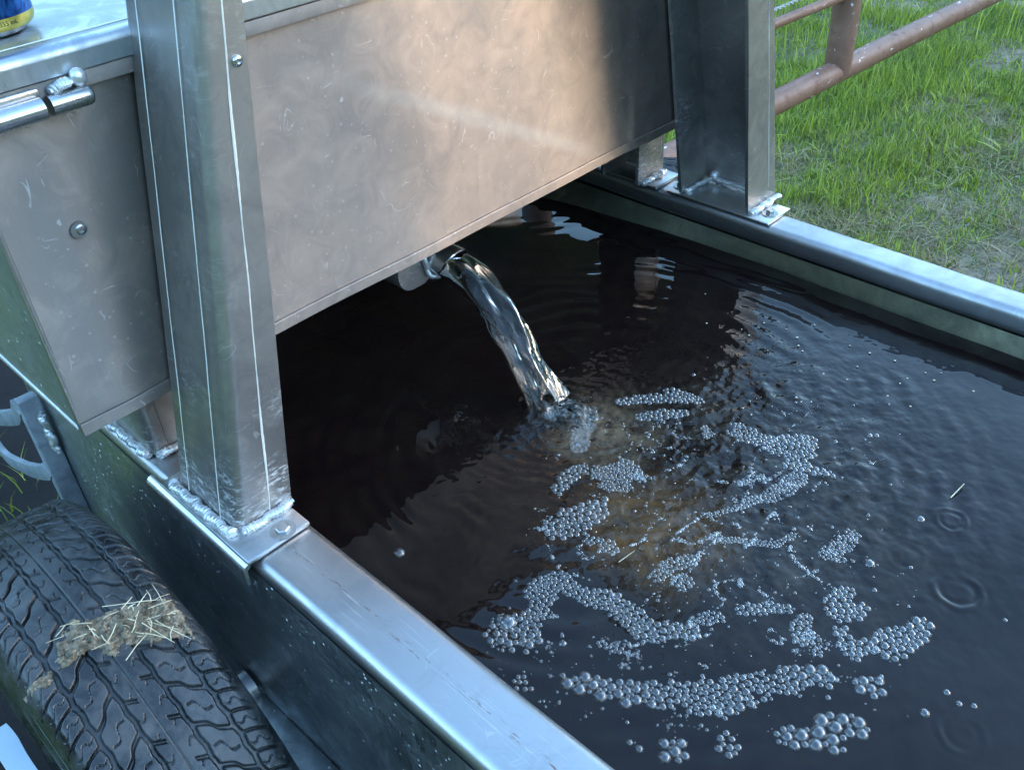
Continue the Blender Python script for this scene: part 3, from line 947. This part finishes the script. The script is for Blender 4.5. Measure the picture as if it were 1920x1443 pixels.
# ================================================================== WATER
ux = np.linspace(.283, 1.012, 560); uy = np.linspace(-.68, 1.068, 900)
uy = np.concatenate([np.linspace(-.68, .02, 60, endpoint=False), np.linspace(.02, 1.068, 760)])
WXX, WYY = np.meshgrid(ux, uy, indexing='ij')
def wave(x, y):
    h = .0024 * fbm(x * 5 + 3, y * 5, 2, 51) + .00042 * fbm(x * 15, y * 15, 2, 57)
    dx = x - .600; dy = y - .545
    wx = x + .012 * fbm(x * 25, y * 25, 2, 61); wy = y + .012 * fbm(x * 25 + 9, y * 25, 2, 62)
    d = np.sqrt((wx - .60) ** 2 + (wy - .545) ** 2)
    ch = np.exp(-(((x - .66) / .20) ** 2 + ((y - .37) / .22) ** 2))
    h = h + ch * (.0020 * fbm(x * 42, y * 42, 3, 71) + .0008 * fbm(x * 110, y * 110, 2, 75))
    h = h + .00075 * np.sin(d * 2 * np.pi / .015) * np.exp(-d / .055) * np.clip(d / .03, 0, 1)
    dd0 = np.sqrt((x - .60) ** 2 + (y - .50) ** 2) + .02 * fbm(x * 9, y * 9, 2, 63)
    h = h + .00070 * np.sin(dd0 * 2 * np.pi / .026) * np.clip((dd0 - .12) / .1, 0, 1) * np.exp(-np.clip(dd0 - .3, 0, 1) / .12) * np.clip(.35 + 1.2 * fbm(x * 14, y * 14, 2, 65), 0, 1)
    # splash crater and heaped water where the stream lands
    h = h + .009 * np.exp(-((x - .60) ** 2 + (y - .530) ** 2) / .024 ** 2) * (.35 + fbm(x * 95, y * 95, 3, 81))
    for cx, cy, r0, am in RINGS:
        dd = np.sqrt((x - cx) ** 2 + (y - cy) ** 2)
        h = h + 1.0 * am * np.sin((dd + .0025 * fbm(x * 60, y * 60, 2, 99) - r0) * 2 * np.pi / (r0 * .8)) * np.exp(-((dd - r0) / (r0 * .42)) ** 2) * (.6 + fbm(x * 30 + cx * 100, y * 30, 2, 98))
    return ZW + h
RINGS = [(.528, .555, .018, .00050), (.635, .115, .0165, .00060), (.502, .054, .0140, .00060), (.713, .154, .0120, .00045), (.644, .166, .0140, .00025), (.692, .221, .0190, .00028)]
WZ = wave(WXX, WYY)
wo_ = np_obj("water", np.stack([WXX, WYY, WZ], -1).reshape(-1, 3), grid_faces(len(ux), len(uy)), 'water')
# push the right-hand edge in to follow the bulged wall
tag(wo_, kind='structure')

# ================================================================== FALLING STREAM
def stream():
    NS, K = 120, 96
    V = np.zeros((NS, K, 3))
    IA, IB = np.meshgrid(np.arange(NS) / (NS - 1), 2 * np.pi * np.arange(K) / K, indexing='ij')
    NZ = fbm(np.cos(IB) * 2.2 + 5, IA * 7 + np.sin(IB) * 2.2, 3, 33)
    for i in range(NS):
        t = .172 * i / (NS - 1)
        c = np.array([.6055 - .008 * t / .156, .722 - .155 * t / .156, .067 - 4.905 * t * t])
        vel = np.array([-.05, -.99, -9.81 * t]); vel /= np.linalg.norm(vel)
        side = np.array([1, 0, 0.]); up = np.cross(side, vel)
        u = i / (NS - 1)
        wsd = .0190 * (1 + .15 * u) * (1 + .08 * np.sin(u * 9)); wup = .0185 * (1 - .35 * u)
        for k in range(K):
            a = 2 * np.pi * k / K
            lob = 1 + (.05 + .20 * u) * math.sin(3 * a + 7 * u + 1) + (.02 + .12 * u) * math.sin(5 * a - 11 * u) + .07 * u * math.sin(9 * a + 23 * u)
            nz_ = 1 + (.03 + .30 * u * u) * NZ[i, k]
            V[i, k] = c + (side * math.cos(a) * wsd + up * math.sin(a) * wup) * lob * nz_
    return V
SV = stream()
ns, K = SV.shape[:2]
aa = np.arange(ns * K).reshape(ns, K)
bb = np.roll(aa, -1, axis=1)
F = np.stack([aa[:-1], bb[:-1], bb[1:], aa[1:]], -1).reshape(-1, 4)
so = np_obj("water_stream", SV.reshape(-1, 3), F, 'stream')
tag(so, "clear stream of water falling in an arc from the spout into the tank", "water stream")

# froth and thrown-up water where the stream lands
def make_splash():
    r = np.random.default_rng(44); C = []
    for i in range(150):
        a = r.uniform(0, 2 * np.pi); d = abs(r.normal()) * .014
        x = .600 + d * 1.25 * math.cos(a) + .004; y = .541 + d * math.sin(a) - .006
        rr = (.0012 + .0042 * r.random() ** 2) * (1.15 - min(d, .03) / .04)
        C.append((x, y, ZW + .0015 + max(0, .006 - d * .35) * r.random(), rr))
    for i in range(46):
        a = r.uniform(0, 2 * np.pi); d = r.uniform(.012, .045)
        C.append((.602 + d * math.cos(a), .542 + d * math.sin(a), ZW + r.uniform(.001, .016) * (1.2 - d / .05), r.uniform(.0004, .0011)))
    return np.array(C)
SPLASH = make_splash()

# ================================================================== FOAM
# points on the water plane in metres
CAMO = np.array([0, 0, .6]); RM = np.array(R3); FP = 1735.436
def W(px, py):
    """picture position of a raft read off once, as a place on the water plane"""
    d = np.array([(px - 960) / FP, (py - 721.5) / FP, 1.0]) @ RM
    p = CAMO + d * ((ZW - .6) / d[2])
    return p[0], p[1]
def unit_dome():
    seg = 12; v = []; f = []
    lat = [-.35, .1, .5, .9, 1.25]
    for t in lat:
        v += [(math.cos(t) * math.cos(2 * math.pi * j / seg), math.cos(t) * math.sin(2 * math.pi * j / seg), math.sin(t)) for j in range(seg)]
    v.append((0, 0, 1))
    q = []
    for i in range(len(lat) - 1):
        for j in range(seg):
            q.append((i * seg + j, i * seg + (j + 1) % seg, (i + 1) * seg + (j + 1) % seg, (i + 1) * seg + j))
    top = len(v) - 1; k = (len(lat) - 1) * seg
    for j in range(0, seg, 1):
        q.append((k + j, k + (j + 1) % seg, top, top))
    return np.array(v), q
def dome_mesh(name, C, mat='bubble'):
    """C: rows of x, y, z, r"""
    v, q = unit_dome(); nv = len(v)
    quads = np.array([a for a in q if a[2] != a[3]]); tris = np.array([a[:3] for a in q if a[2] == a[3]])
    n = len(C)
    V = (v[None] * C[:, 3][:, None, None] * np.array([1, 1, .82]) + C[:, None, :3]).reshape(-1, 3)
    off = (np.arange(n) * nv)[:, None, None]
    Q = (quads[None] + off).reshape(-1, 4); T = (tris[None] + off).reshape(-1, 3)
    me = bpy.data.meshes.new(name)
    me.vertices.add(len(V)); me.vertices.foreach_set('co', V.astype(np.float32).ravel())
    L = np.concatenate([Q.ravel(), T.ravel()]).astype(np.int32)
    me.loops.add(len(L)); me.loops.foreach_set('vertex_index', L)
    me.polygons.add(len(Q) + len(T))
    st = np.concatenate([np.arange(len(Q)) * 4, len(Q) * 4 + np.arange(len(T)) * 3]).astype(np.int32)
    tot = np.concatenate([np.full(len(Q), 4), np.full(len(T), 3)]).astype(np.int32)
    me.polygons.foreach_set('loop_start', st); me.polygons.foreach_set('loop_total', tot)
    me.polygons.foreach_set('use_smooth', np.full(len(st), True))
    me.update(calc_edges=True)
    me.materials.append(M[mat])
    o = bpy.data.objects.new(name, me); COL.objects.link(o)
    return o
so2 = dome_mesh("splash", SPLASH, 'stream')
tag(so2, "splash of thrown-up water where the falling stream lands", "splash")
ALL = []      # every bubble placed so far, so rafts do not overlap
def raft(segs, rmin, rmax, seed, fill=1.0):
    """segs: picture polyline points (x, y, half width) of one raft; returns bubbles packed in it"""
    r = np.random.default_rng(seed)
    P = []
    for x, y, w in segs:
        a = W(x, y); b = W(x + w, y); P.append((a[0], a[1], math.hypot(b[0] - a[0], b[1] - a[1])))
    out = []
    if len(P) == 1: P = P * 2
    lens = [max(1e-4, math.hypot(b[0] - a[0], b[1] - a[1])) for a, b in zip(P, P[1:])]
    area = sum(l * (a[2] + b[2]) for l, a, b in zip(lens, P, P[1:])) + math.pi * (P[0][2] ** 2 + P[-1][2] ** 2) / 2
    nc = int(min(60000, 400 + 26 * area / (rmin * rmin)))
    k = r.choice(len(lens), size=nc, p=np.array(lens) / sum(lens)); t = r.random(nc)
    PA = np.array(P)
    A0 = PA[k]; B0 = PA[k + 1]
    w = A0[:, 2] + (B0[:, 2] - A0[:, 2]) * t
    an = r.uniform(0, 2 * math.pi, nc); rd = w * np.sqrt(r.random(nc))
    rd = rd * 1.18
    X = A0[:, 0] + (B0[:, 0] - A0[:, 0]) * t + rd * np.cos(an)
    Y = A0[:, 1] + (B0[:, 1] - A0[:, 1]) * t + rd * np.sin(an)
    keep = fbm(X * 75, Y * 75, 3, 7) * 1.1 <= 1.02 - (rd / w) * .85
    X = X[keep]; Y = Y[keep]; nc = len(X)
    big = np.clip(fbm(X * 18, Y * 18, 2, seed) + .5, 0, 1)
    sizes = rmin + (rmax - rmin) * r.random(nc) ** 3.0 * (.4 + .9 * big)
    order = np.argsort(-sizes * (1 + .25 * r.random(nc)))
    grid = {}; cell = 2 * rmax
    for i in order:
        x, y, R_ = X[i], Y[i], sizes[i]
        gi, gj = int(x // cell), int(y // cell); ok = True
        for da in (-1, 0, 1):
            for db in (-1, 0, 1):
                for q in grid.get((gi + da, gj + db), ()):
                    if (q[0] - x) ** 2 + (q[1] - y) ** 2 < ((q[3] + R_) * .85) ** 2: ok = False; break
                if not ok: break
            if not ok: break
        if ok:
            q = (x, y, 0, R_); out.append(q); grid.setdefault((gi, gj), []).append(q)
    out = np.array(out)
    out[:, 2] = wave(out[:, 0], out[:, 1]) - out[:, 3] * .12 + r.random(len(out)) * .0004
    return out
RAFTS = [
    ("long curved foam raft, longest of all, sweeping across nearest the camera", [(1062, 1278, 14), (1130, 1290, 18), (1195, 1306, 24), (1270, 1298, 34), (1340, 1310, 38), (1400, 1292, 28), (1475, 1274, 26), (1545, 1272, 18)], .0016, .0052),
    ("foam raft with one very large bubble at its left end beside the near rim", [(950, 1185, 36), (985, 1195, 30), (1000, 1150, 18), (1015, 1110, 26), (1050, 1095, 24), (1085, 1120, 14), (1140, 1125, 22), (1180, 1155, 22), (1215, 1185, 22), (1255, 1186, 18), (1300, 1183, 14)], .0015, .0042),
    ("wedge shaped dense foam raft left of the brown plume", [(1045, 990, 28), (1080, 975, 34), (1115, 950, 26)], .0020, .0040),
    ("short tail of foam trailing under the wedge shaped raft", [(1105, 1012, 12), (1140, 1025, 16)], .0016, .0034),
    ("round pale foam raft of tiny bubbles above the brown plume", [(1150, 892, 38), (1165, 885, 36)], .0012, .0026),
    ("small crooked foam arm left of the round pale raft", [(1042, 918, 12), (1065, 895, 14), (1090, 875, 12)], .0015, .0030),
    ("branching foam raft at the right with a tail towards the far rim", [(1385, 808, 22), (1430, 828, 14), (1470, 838, 26), (1505, 835, 26), (1490, 865, 22), (1520, 878, 10), (1558, 892, 6)], .0014, .0036),
    ("pale foam patch hanging below the branching raft", [(1495, 895, 16), (1470, 915, 18), (1440, 930, 14)], .0011, .0022),
    ("upper foam raft of the pair right of centre, triangular", [(1585, 1112, 16), (1575, 1140, 30), (1605, 1140, 22)], .0018, .0034),
    ("lower foam raft of the pair right of centre, below the triangular one", [(1575, 1190, 18), (1600, 1212, 26), (1625, 1215, 14)], .0018, .0038),
    ("oval foam raft at the right with a smaller lobe behind it", [(1665, 1210, 30), (1700, 1192, 28), (1730, 1168, 14)], .0018, .0046),
    ("thick foam raft of large bubbles at the lower right", [(1480, 1388, 22), (1510, 1375, 14), (1550, 1378, 34), (1590, 1365, 26), (1620, 1368, 10)], .0022, .0058),
    ("small round foam patch nearest the camera on the left", [(1258, 1408, 20), (1275, 1412, 18)], .0026, .0052),
    ("small round foam patch second from the left in the nearest row", [(1360, 1396, 20)], .0022, .0040),
    ("small foam patch with one big bubble at the lower right", [(1618, 1288, 14), (1642, 1290, 18)], .0022, .0050),
    ("slanted narrow foam patch at the right of the churned water", [(1550, 1038, 14), (1575, 1022, 20), (1598, 1002, 14)], .0014, .0028),
    ("thin arc of foam farthest back, right of the falling stream", [(1160, 752, 8), (1205, 746, 12), (1260, 740, 18), (1310, 752, 8)], .0016, .0036),
    ("second thin arc of foam from the back, right of the stream", [(1195, 780, 8), (1240, 776, 14), (1282, 774, 8)], .0014, .0030),
    ("short slanted foam streak under the brown plume", [(1228, 1085, 12), (1255, 1062, 14), (1300, 1045, 12)], .0014, .0030),
    ("tiny foam clump under the slanted streak", [(1278, 1092, 18)], .0014, .0028),
    ("frothy foam right where the falling stream lands", [(1030, 775, 16), (1062, 772, 22), (1100, 780, 18)], .0008, .0030),
    ("dense foam patch close to where the stream lands", [(1095, 800, 20), (1085, 835, 14)], .0010, .0024),
    ("broken foam line across the churned water in the middle", [(1340, 1008, 8), (1400, 1014, 6), (1455, 1020, 8), (1490, 1000, 6)], .0012, .0024),
    ("foam streak right of the round pale raft", [(1330, 965, 6), (1380, 950, 6), (1420, 932, 10)], .0012, .0022),
    ("hazy foam patch left of the lower raft of the pair", [(1500, 1190, 22), (1515, 1165, 16)], .0014, .0030),
    ("foam row in the lower middle above the longest raft", [(1390, 1145, 10), (1430, 1140, 14), (1480, 1142, 8)], .0014, .0028),
    ("thin dotted foam row between the two long rafts", [(1122, 1205, 5), (1150, 1215, 8), (1172, 1222, 4)], .0013, .0024),
    ("foam clump touching the near rim", [(982, 1278, 18)], .0020, .0036),
    ("small foam clump between the upper arcs and the branching raft", [(1330, 815, 10), (1320, 800, 6)], .0012, .0024),
    ("foam clump just right of the long left raft's end", [(1320, 1160, 14), (1350, 1158, 10)], .0015, .0030),
]
for i, (lab, segs, a, b) in enumerate(RAFTS):
    C_ = raft(segs, a, b, 100 + i)
    o = dome_mesh("foam_raft", C_)
    tag(o, lab, "foam", "rafts of foam bubbles floating on the tank water")
    ALL.append(C_)
# scattered bubbles too many to count in the churned water
r_ = np.random.default_rng(5)
n = 30000
px = r_.normal(1310, 170, n); py = r_.normal(1000, 150, n)
sel = (py > 745) & (px > 1010 - (py - 900) * .3) & (px < 1720) & (py < 1400)
px, py = px[sel], py[sel]
XY = np.array([W(a, b) for a, b in zip(px, py)])
wx_ = XY[:, 0] + .006 * fbm(XY[:, 0] * 40, XY[:, 1] * 40, 2, 95); wy_ = XY[:, 1] + .006 * fbm(XY[:, 0] * 40, XY[:, 1] * 40, 2, 96)
dn = np.abs(fbm(wx_ * 22, wy_ * 34, 2, 91))
d2 = fbm(XY[:, 0] * 60, XY[:, 1] * 60, 2, 97)
sel = (dn < .06) & (d2 > -.12) | (r_.random(len(XY)) < .02)
XY = XY[sel]
rad = .0006 + .0017 * r_.random(len(XY)) ** 3.2
CC = np.column_stack([XY, wave(XY[:, 0], XY[:, 1]) - rad * .1, rad])
o = dome_mesh("small_bubbles", CC)
tag(o, "fine loose bubbles scattered over the churned water", "bubbles", kind='stuff')
# single bubbles, each a thing
LONE = [((748, 1037), .0062, "single large clear bubble alone in the still water near the left post"),
        ((1630, 817), .0034, "left bubble of the touching pair near the far rim"),
        ((1643, 817), .0032, "right bubble of the touching pair near the far rim"),
        ((1566, 827), .0030, "lone bubble left of the touching pair near the far rim"),
        ((1631, 866), .0022, "small lone bubble below the touching pair near the far rim"),
        ((1726, 972), .0044, "lone bubble at the right, closest to the floating straw"),
        ((1733, 1336), .0042, "lone bubble left of the ripple ring at the lower right"),
        ((1775, 1297), .0032, "topmost of the small bubbles above the lower right ripple ring"),
        ((1798, 1318), .0028, "left of the two tiny bubbles above the lower right ripple ring"),
        ((1826, 1322), .0028, "right of the two tiny bubbles above the lower right ripple ring"),
        ((1630, 1055), .0056, "large bubble alone right of the slanted narrow foam patch"),
        ((1640, 1103), .0026, "small bubble below the large one beside the triangular raft"),
        ((1300, 703), .0030, "lone bubble farthest back, above the thin foam arcs"),
        ((1398, 1310), .0024, "small bubble under the right part of the longest raft"),
        ((1552, 1308), .0026, "small bubble just off the right end of the longest raft"),
        ((1180, 1392), .0030, "dull lone bubble nearest the camera beside the near rim"),
        ((1198, 1404), .0036, "second dull lone bubble nearest the camera beside the near rim"),
        ((952, 1168), .0085, "very large clear bubble inside the left raft beside the near rim"),
        ((1055, 1206), .0036, "bubble just right of the big left raft's foot"),
        ((1885, 1160), .0022, "tiny bubble near the right edge of the photo")]
for (p, q), rr, lab in LONE:
    x, y = W(p, q)
    z = float(wave(np.array([x]), np.array([y]))[0])
    o = dome_mesh("bubble", np.array([[x, y, z - rr * .15, rr]]))
    tag(o, lab, "bubble", "single bubbles floating on the water")
# floating bits
def straw_piece(p0, p1, r, label, group=None, z=None, name="straw", bend=.0):
    a = Vector(p0); b = Vector(p1); mb = MB()
    mid = (a + b) / 2 + Vector((bend, -bend * .5, abs(bend) * .6))
    mb.tube([a, a.lerp(mid, .5) * 1, mid, mid.lerp(b, .5), b], [r, r, r, r * .9, r * .6], 6)
    o = mb.build(name, 'straw')
    return tag(o, label, "straw", group)
xa = W(1782, 934); xb = W(1806, 912)
straw_piece((xa[0], xa[1], ZW + .001), (xb[0], xb[1], ZW + .004), .0006, "pale straw floating on the water at the right")
xa = W(1160, 1056); xb = W(1190, 1036)
straw_piece((xa[0], xa[1], ZW + .002), (xb[0], xb[1], ZW + .003), .0004, "thin pale straw floating in the churned water under the wedge shaped raft")
for i in range(26):
    p = (random.uniform(1300, 1880), 0)
    px_ = p[0]; py_ = random.uniform(.0, 1) * 90 + 520 + (px_ - 1300) * .38
    x, y = W(px_, py_)
    if x > 1.0 or y > 1.0: continue
    mb = MB(); blob(mb, (x, y, ZW + .0006), random.uniform(.0008, .0016), (1, 1, .4), 6)
    tag(mb.build("floating_speck", 'straw'), "pale speck of chaff floating on the dark water by the far wall", "speck", "pale specks floating by the far wall")

# ================================================================== MUD AND STRAW ON THE TYRE
def tsurf(theta_deg, s, lift=0.0):
    a = math.radians(theta_deg); r = TR - .005 * s * s - .01 * max(0, (abs(s) - .82) / .18) ** 2 + lift
    return (TX + s * TW, TYC + r * math.sin(a), TZC + r * math.cos(a))
na, nb = 220, 150
A_, S_ = np.meshgrid(np.linspace(-30, -6, na), np.linspace(-1.02, .98, nb), indexing='ij')
ctr = -17.0 - 6.0 * (S_ - .25) * (S_ > .25) + 0 * S_
ctr = ctr + 3.0 * np.exp(-((S_ + .25) / .25) ** 2)
wid = 4.2 - 3.3 * np.clip(-S_, 0, 1)
m = 1.0 - ((A_ - ctr) / wid) ** 2
m += 1.5 * fbm(A_ * .5, S_ * 7, 5, 11, .6) - .9 * np.clip((np.abs(S_ + .62) - .0) * -6 + 1, 0, 1) * .9
m -= .9 * np.clip((-.30 - S_) / .3, 0, 1)
m -= 2.2 * np.clip(S_ - .84, 0, 1) * 6
hgt = np.clip(m, 0, 1) ** .7 * (.0038 + .0045 * fbm(A_ * 1.3, S_ * 14, 4, 13) + .003 * fbm(A_ * 5, S_ * 50, 3, 17)) + np.clip(m, -.4, 0) * .03
rad = TR - .005 * S_ ** 2 - .01 * np.clip((np.abs(S_) - .82) / .18, 0, 1) ** 2 + hgt - .0004
an = np.radians(A_)
V = np.stack([TX + S_ * TW, TYC + rad * np.sin(an), TZC + rad * np.cos(an)], -1).reshape(-1, 3)
Fm = grid_faces(na, nb)
ok = (m.reshape(-1) > -.12)
Fm = Fm[ok[Fm].all(1)]
used = np.unique(Fm); remap = -np.ones(len(V), int); remap[used] = np.arange(len(used))
md = np_obj("mud_clump", V[used], remap[Fm], 'mud')
tag(md, "brown clump of dried mud and chaff stuck on the near tyre's tread", "mud")
rs = random.Random(3)
STR = [(-13.0, .20, -17.6, .80, .0), (-18.5, .88, -17.5, .60, .001), (-23.0, .05, -21.2, .42, 0), (-20, .58, -26, .78, 0), (-19.2, .44, -25, .60, .0), (-18, .78, -14, .82, 0), (-23.5, .72, -19.5, .50, 0)]
for k in range(34):
    s0 = rs.uniform(-.35, .85); a0 = -17 - 6 * (s0 - .25) * (s0 > .25) + 3 * math.exp(-((s0 + .25) / .25) ** 2) + rs.uniform(-3.5, 3.0)
    STR.append((a0, s0, a0 + rs.uniform(-2.6, 2.6), s0 + rs.uniform(-.22, .22), 0))
for k, (a0, s0, a1, s1_, bd) in enumerate(STR):
    p0 = tsurf(a0, s0, .010 + rs.random() * .002); p1 = tsurf(a1, min(s1_, .95), .009 + rs.random() * .004)
    straw_piece(p0, p1, rs.uniform(.00025, .00048), "dry pale straw lying in the mud on the near tyre", "dry straws lying in the mud on the tyre", bend=rs.uniform(-.0014, .0014))

# ================================================================== DRINK CAN
CX, CY, CZ = .2320, .7730, .4124
can = thing("drink_can", "blue drink can with a gold band standing on the box lid", "can", (CX, CY, CZ))
def can_mat():
    t = NT("blue_can_print")
    c = t.coord(scale=(1, 1, .5))
    n = t.noise(c, 55, 3, .6, 1.5)
    col = t.mix(t.mr(n, .45, .60), (.008, .022, .085), (.03, .14, .42))
    t.bsdf(Base_Color=col, Metallic=.75, Roughness=.25)
    return t.m
M['canblue'] = can_mat()
def mt(name, c, rough, met):
    t = NT(name); t.bsdf(Base_Color=c, Roughness=rough, Metallic=met); return t.m
M['gold'] = mt("gold_band", (.72, .52, .10), .25, .8)
M['alu'] = mt("bare_aluminium", (.75, .74, .72), .2, 1)
M['silo'] = mt("dark_blue_steel", (.03, .06, .10), .5, .3)
M['barn'] = mt("weathered_red_boards", (.50, .22, .13), .8, 0)
M['ink'] = mt("black_ink", (.02, .02, .02), .5, 0)
def lathe(prof, name, mat, parent, k=64):
    mb = MB(); mb.loft([[(CX + r * math.cos(2 * math.pi * j / k), CY + r * math.sin(2 * math.pi * j / k), CZ + z) for j in range(k)] for r, z in prof], caps=False)
    return mb.build(name, mat, parent)
lathe([(.0331, .0135), (.0331, .108), (.030, .116), (.0265, .119)], "can_body", 'canblue', can)
lathe([(.0300, .0045), (.0318, .0062), (.0328, .0084), (.0331, .0105), (.0331, .0135)], "gold_band", 'gold', can)
lathe([(.0200, .0050), (.0235, .0012), (.0245, .0), (.0252, .0004), (.0265, .0018), (.0285, .0032), (.0300, .0045)], "can_base", 'alu', can)
lathe([(.0265, .119), (.0270, .1205), (.0258, .1208), (.0250, .117), (.0010, .117)], "can_end", 'alu', can)
tcu = bpy.data.curves.new("t", 'FONT'); tcu.body = "355 mL"; tcu.size = .0046; tcu.align_x = 'CENTER'
tob = bpy.data.objects.new("t", tcu); COL.objects.link(tob)
bpy.context.view_layer.update()
tme = bpy.data.meshes.new_from_object(tob.evaluated_get(bpy.context.evaluated_depsgraph_get()))
bpy.data.objects.remove(tob)
a0 = math.atan2(-.719, .693) - math.radians(38)
for vv in tme.vertices:
    a = a0 + vv.co.x / .0331
    vv.co = Vector((.03325 * math.cos(a), .03325 * math.sin(a), .0086 + vv.co.y))
tme.materials.clear(); tme.materials.append(M['ink'])
to = bpy.data.objects.new("volume_text", tme); COL.objects.link(to); to.parent = can

# ================================================================== GATE
gate = thing("pipe_gate", "faded red pipe gate standing in the grass beyond the tank", "gate", (2.4, 1.14, ZG))
def gy_(x): return 1.185 - .045 * (x - 1.6)
mb = MB(); mb.tube([(x, gy_(x), -.300 + .002 * math.sin(x * 3)) for x in np.linspace(1.25, 4.3, 30)], .031, 28); mb.build("bottom_rail", 'gate', gate)
mb = MB(); mb.tube([(2.405, gy_(2.405), -.30), (2.400, gy_(2.4), .2), (2.395, gy_(2.4), .75)], .036, 24); mb.build("upright", 'gate', gate)
mb = MB(); mb.tube([(x, gy_(x) + .0, -.092 - .01 * (x - 2)) for x in np.linspace(1.25, 2.40, 16)], .0125, 16); mb.build("thin_rail", 'gate', gate)
mb = MB()
for ph in (0, math.pi):
    mb.tube([(x, gy_(x) + .003 * math.cos(x * 180 + ph), -.060 + .010 * (x - 2) + .003 * math.sin(x * 180 + ph)) for x in np.linspace(1.6, 2.40, 260)], .0016, 6)
mb.build("twisted_wire", 'wire', gate)
mb = MB(); mb.tube([(1.25, gy_(1.25), -.45), (1.25, gy_(1.25), .8)], .03, 20); mb.tube([(4.3, gy_(4.3), -.45), (4.3, gy_(4.3), .8)], .03, 20)
for z in (.05, .35, .75): mb.tube([(1.25, gy_(1.25), z), (4.3, gy_(4.3), z)], .02, 16)
mb.build("gate_frame", 'gate', gate)

# ================================================================== ADDED TREES OUT OF VIEW, FOR REFLECTIONS AND SKY GLOW
def added_treeline():
    r = np.random.default_rng(12)
    V = []; F = []; Cc = []; k = 0
    n = 30000
    az = r.uniform(0, 2 * np.pi, n)
    # lower towards the low sun, height set to hold back its glow
    da = np.abs((az - SUN_AZ + np.pi) % (2 * np.pi) - np.pi)
    top = 7.5 + 3.5 * fbm(az * 6 + 10, az * 0, 4, 31)
    top = np.where(da < 1.1, top * .68, top)
    d = 24 + 3 * r.normal(size=n) * .6
    z = ZG + top * r.uniform(0, 1, n) ** .8
    c = np.stack([d * np.cos(az), d * np.sin(az), z], -1)
    s = r.uniform(.25, .6, (n, 1, 1))
    q = np.array([[-1, -1], [1, -1], [1, 1], [-1, 1]])
    u = r.normal(size=(n, 3)); u /= np.linalg.norm(u, axis=1, keepdims=True)
    w = np.cross(u, r.normal(size=(n, 3))); w /= np.linalg.norm(w, axis=1, keepdims=True)
    V = c[:, None, :] + s * (q[None, :, 0, None] * u[:, None] + q[None, :, 1, None] * w[:, None] * .7)
    F = np.arange(n * 4).reshape(n, 4)
    col = np.array([.045, .085, .02]) * r.uniform(.5, 1.5, (n, 1))
    return V.reshape(-1, 3), F, np.repeat(col, 4, 0)
v, f, c = added_treeline()
tl = np_obj("added_trees", v, f, 'grass', smooth=False, colors=c)
tag(tl, "added unseen belt of trees shaping reflections and the low sky glow", "trees", kind='stuff')
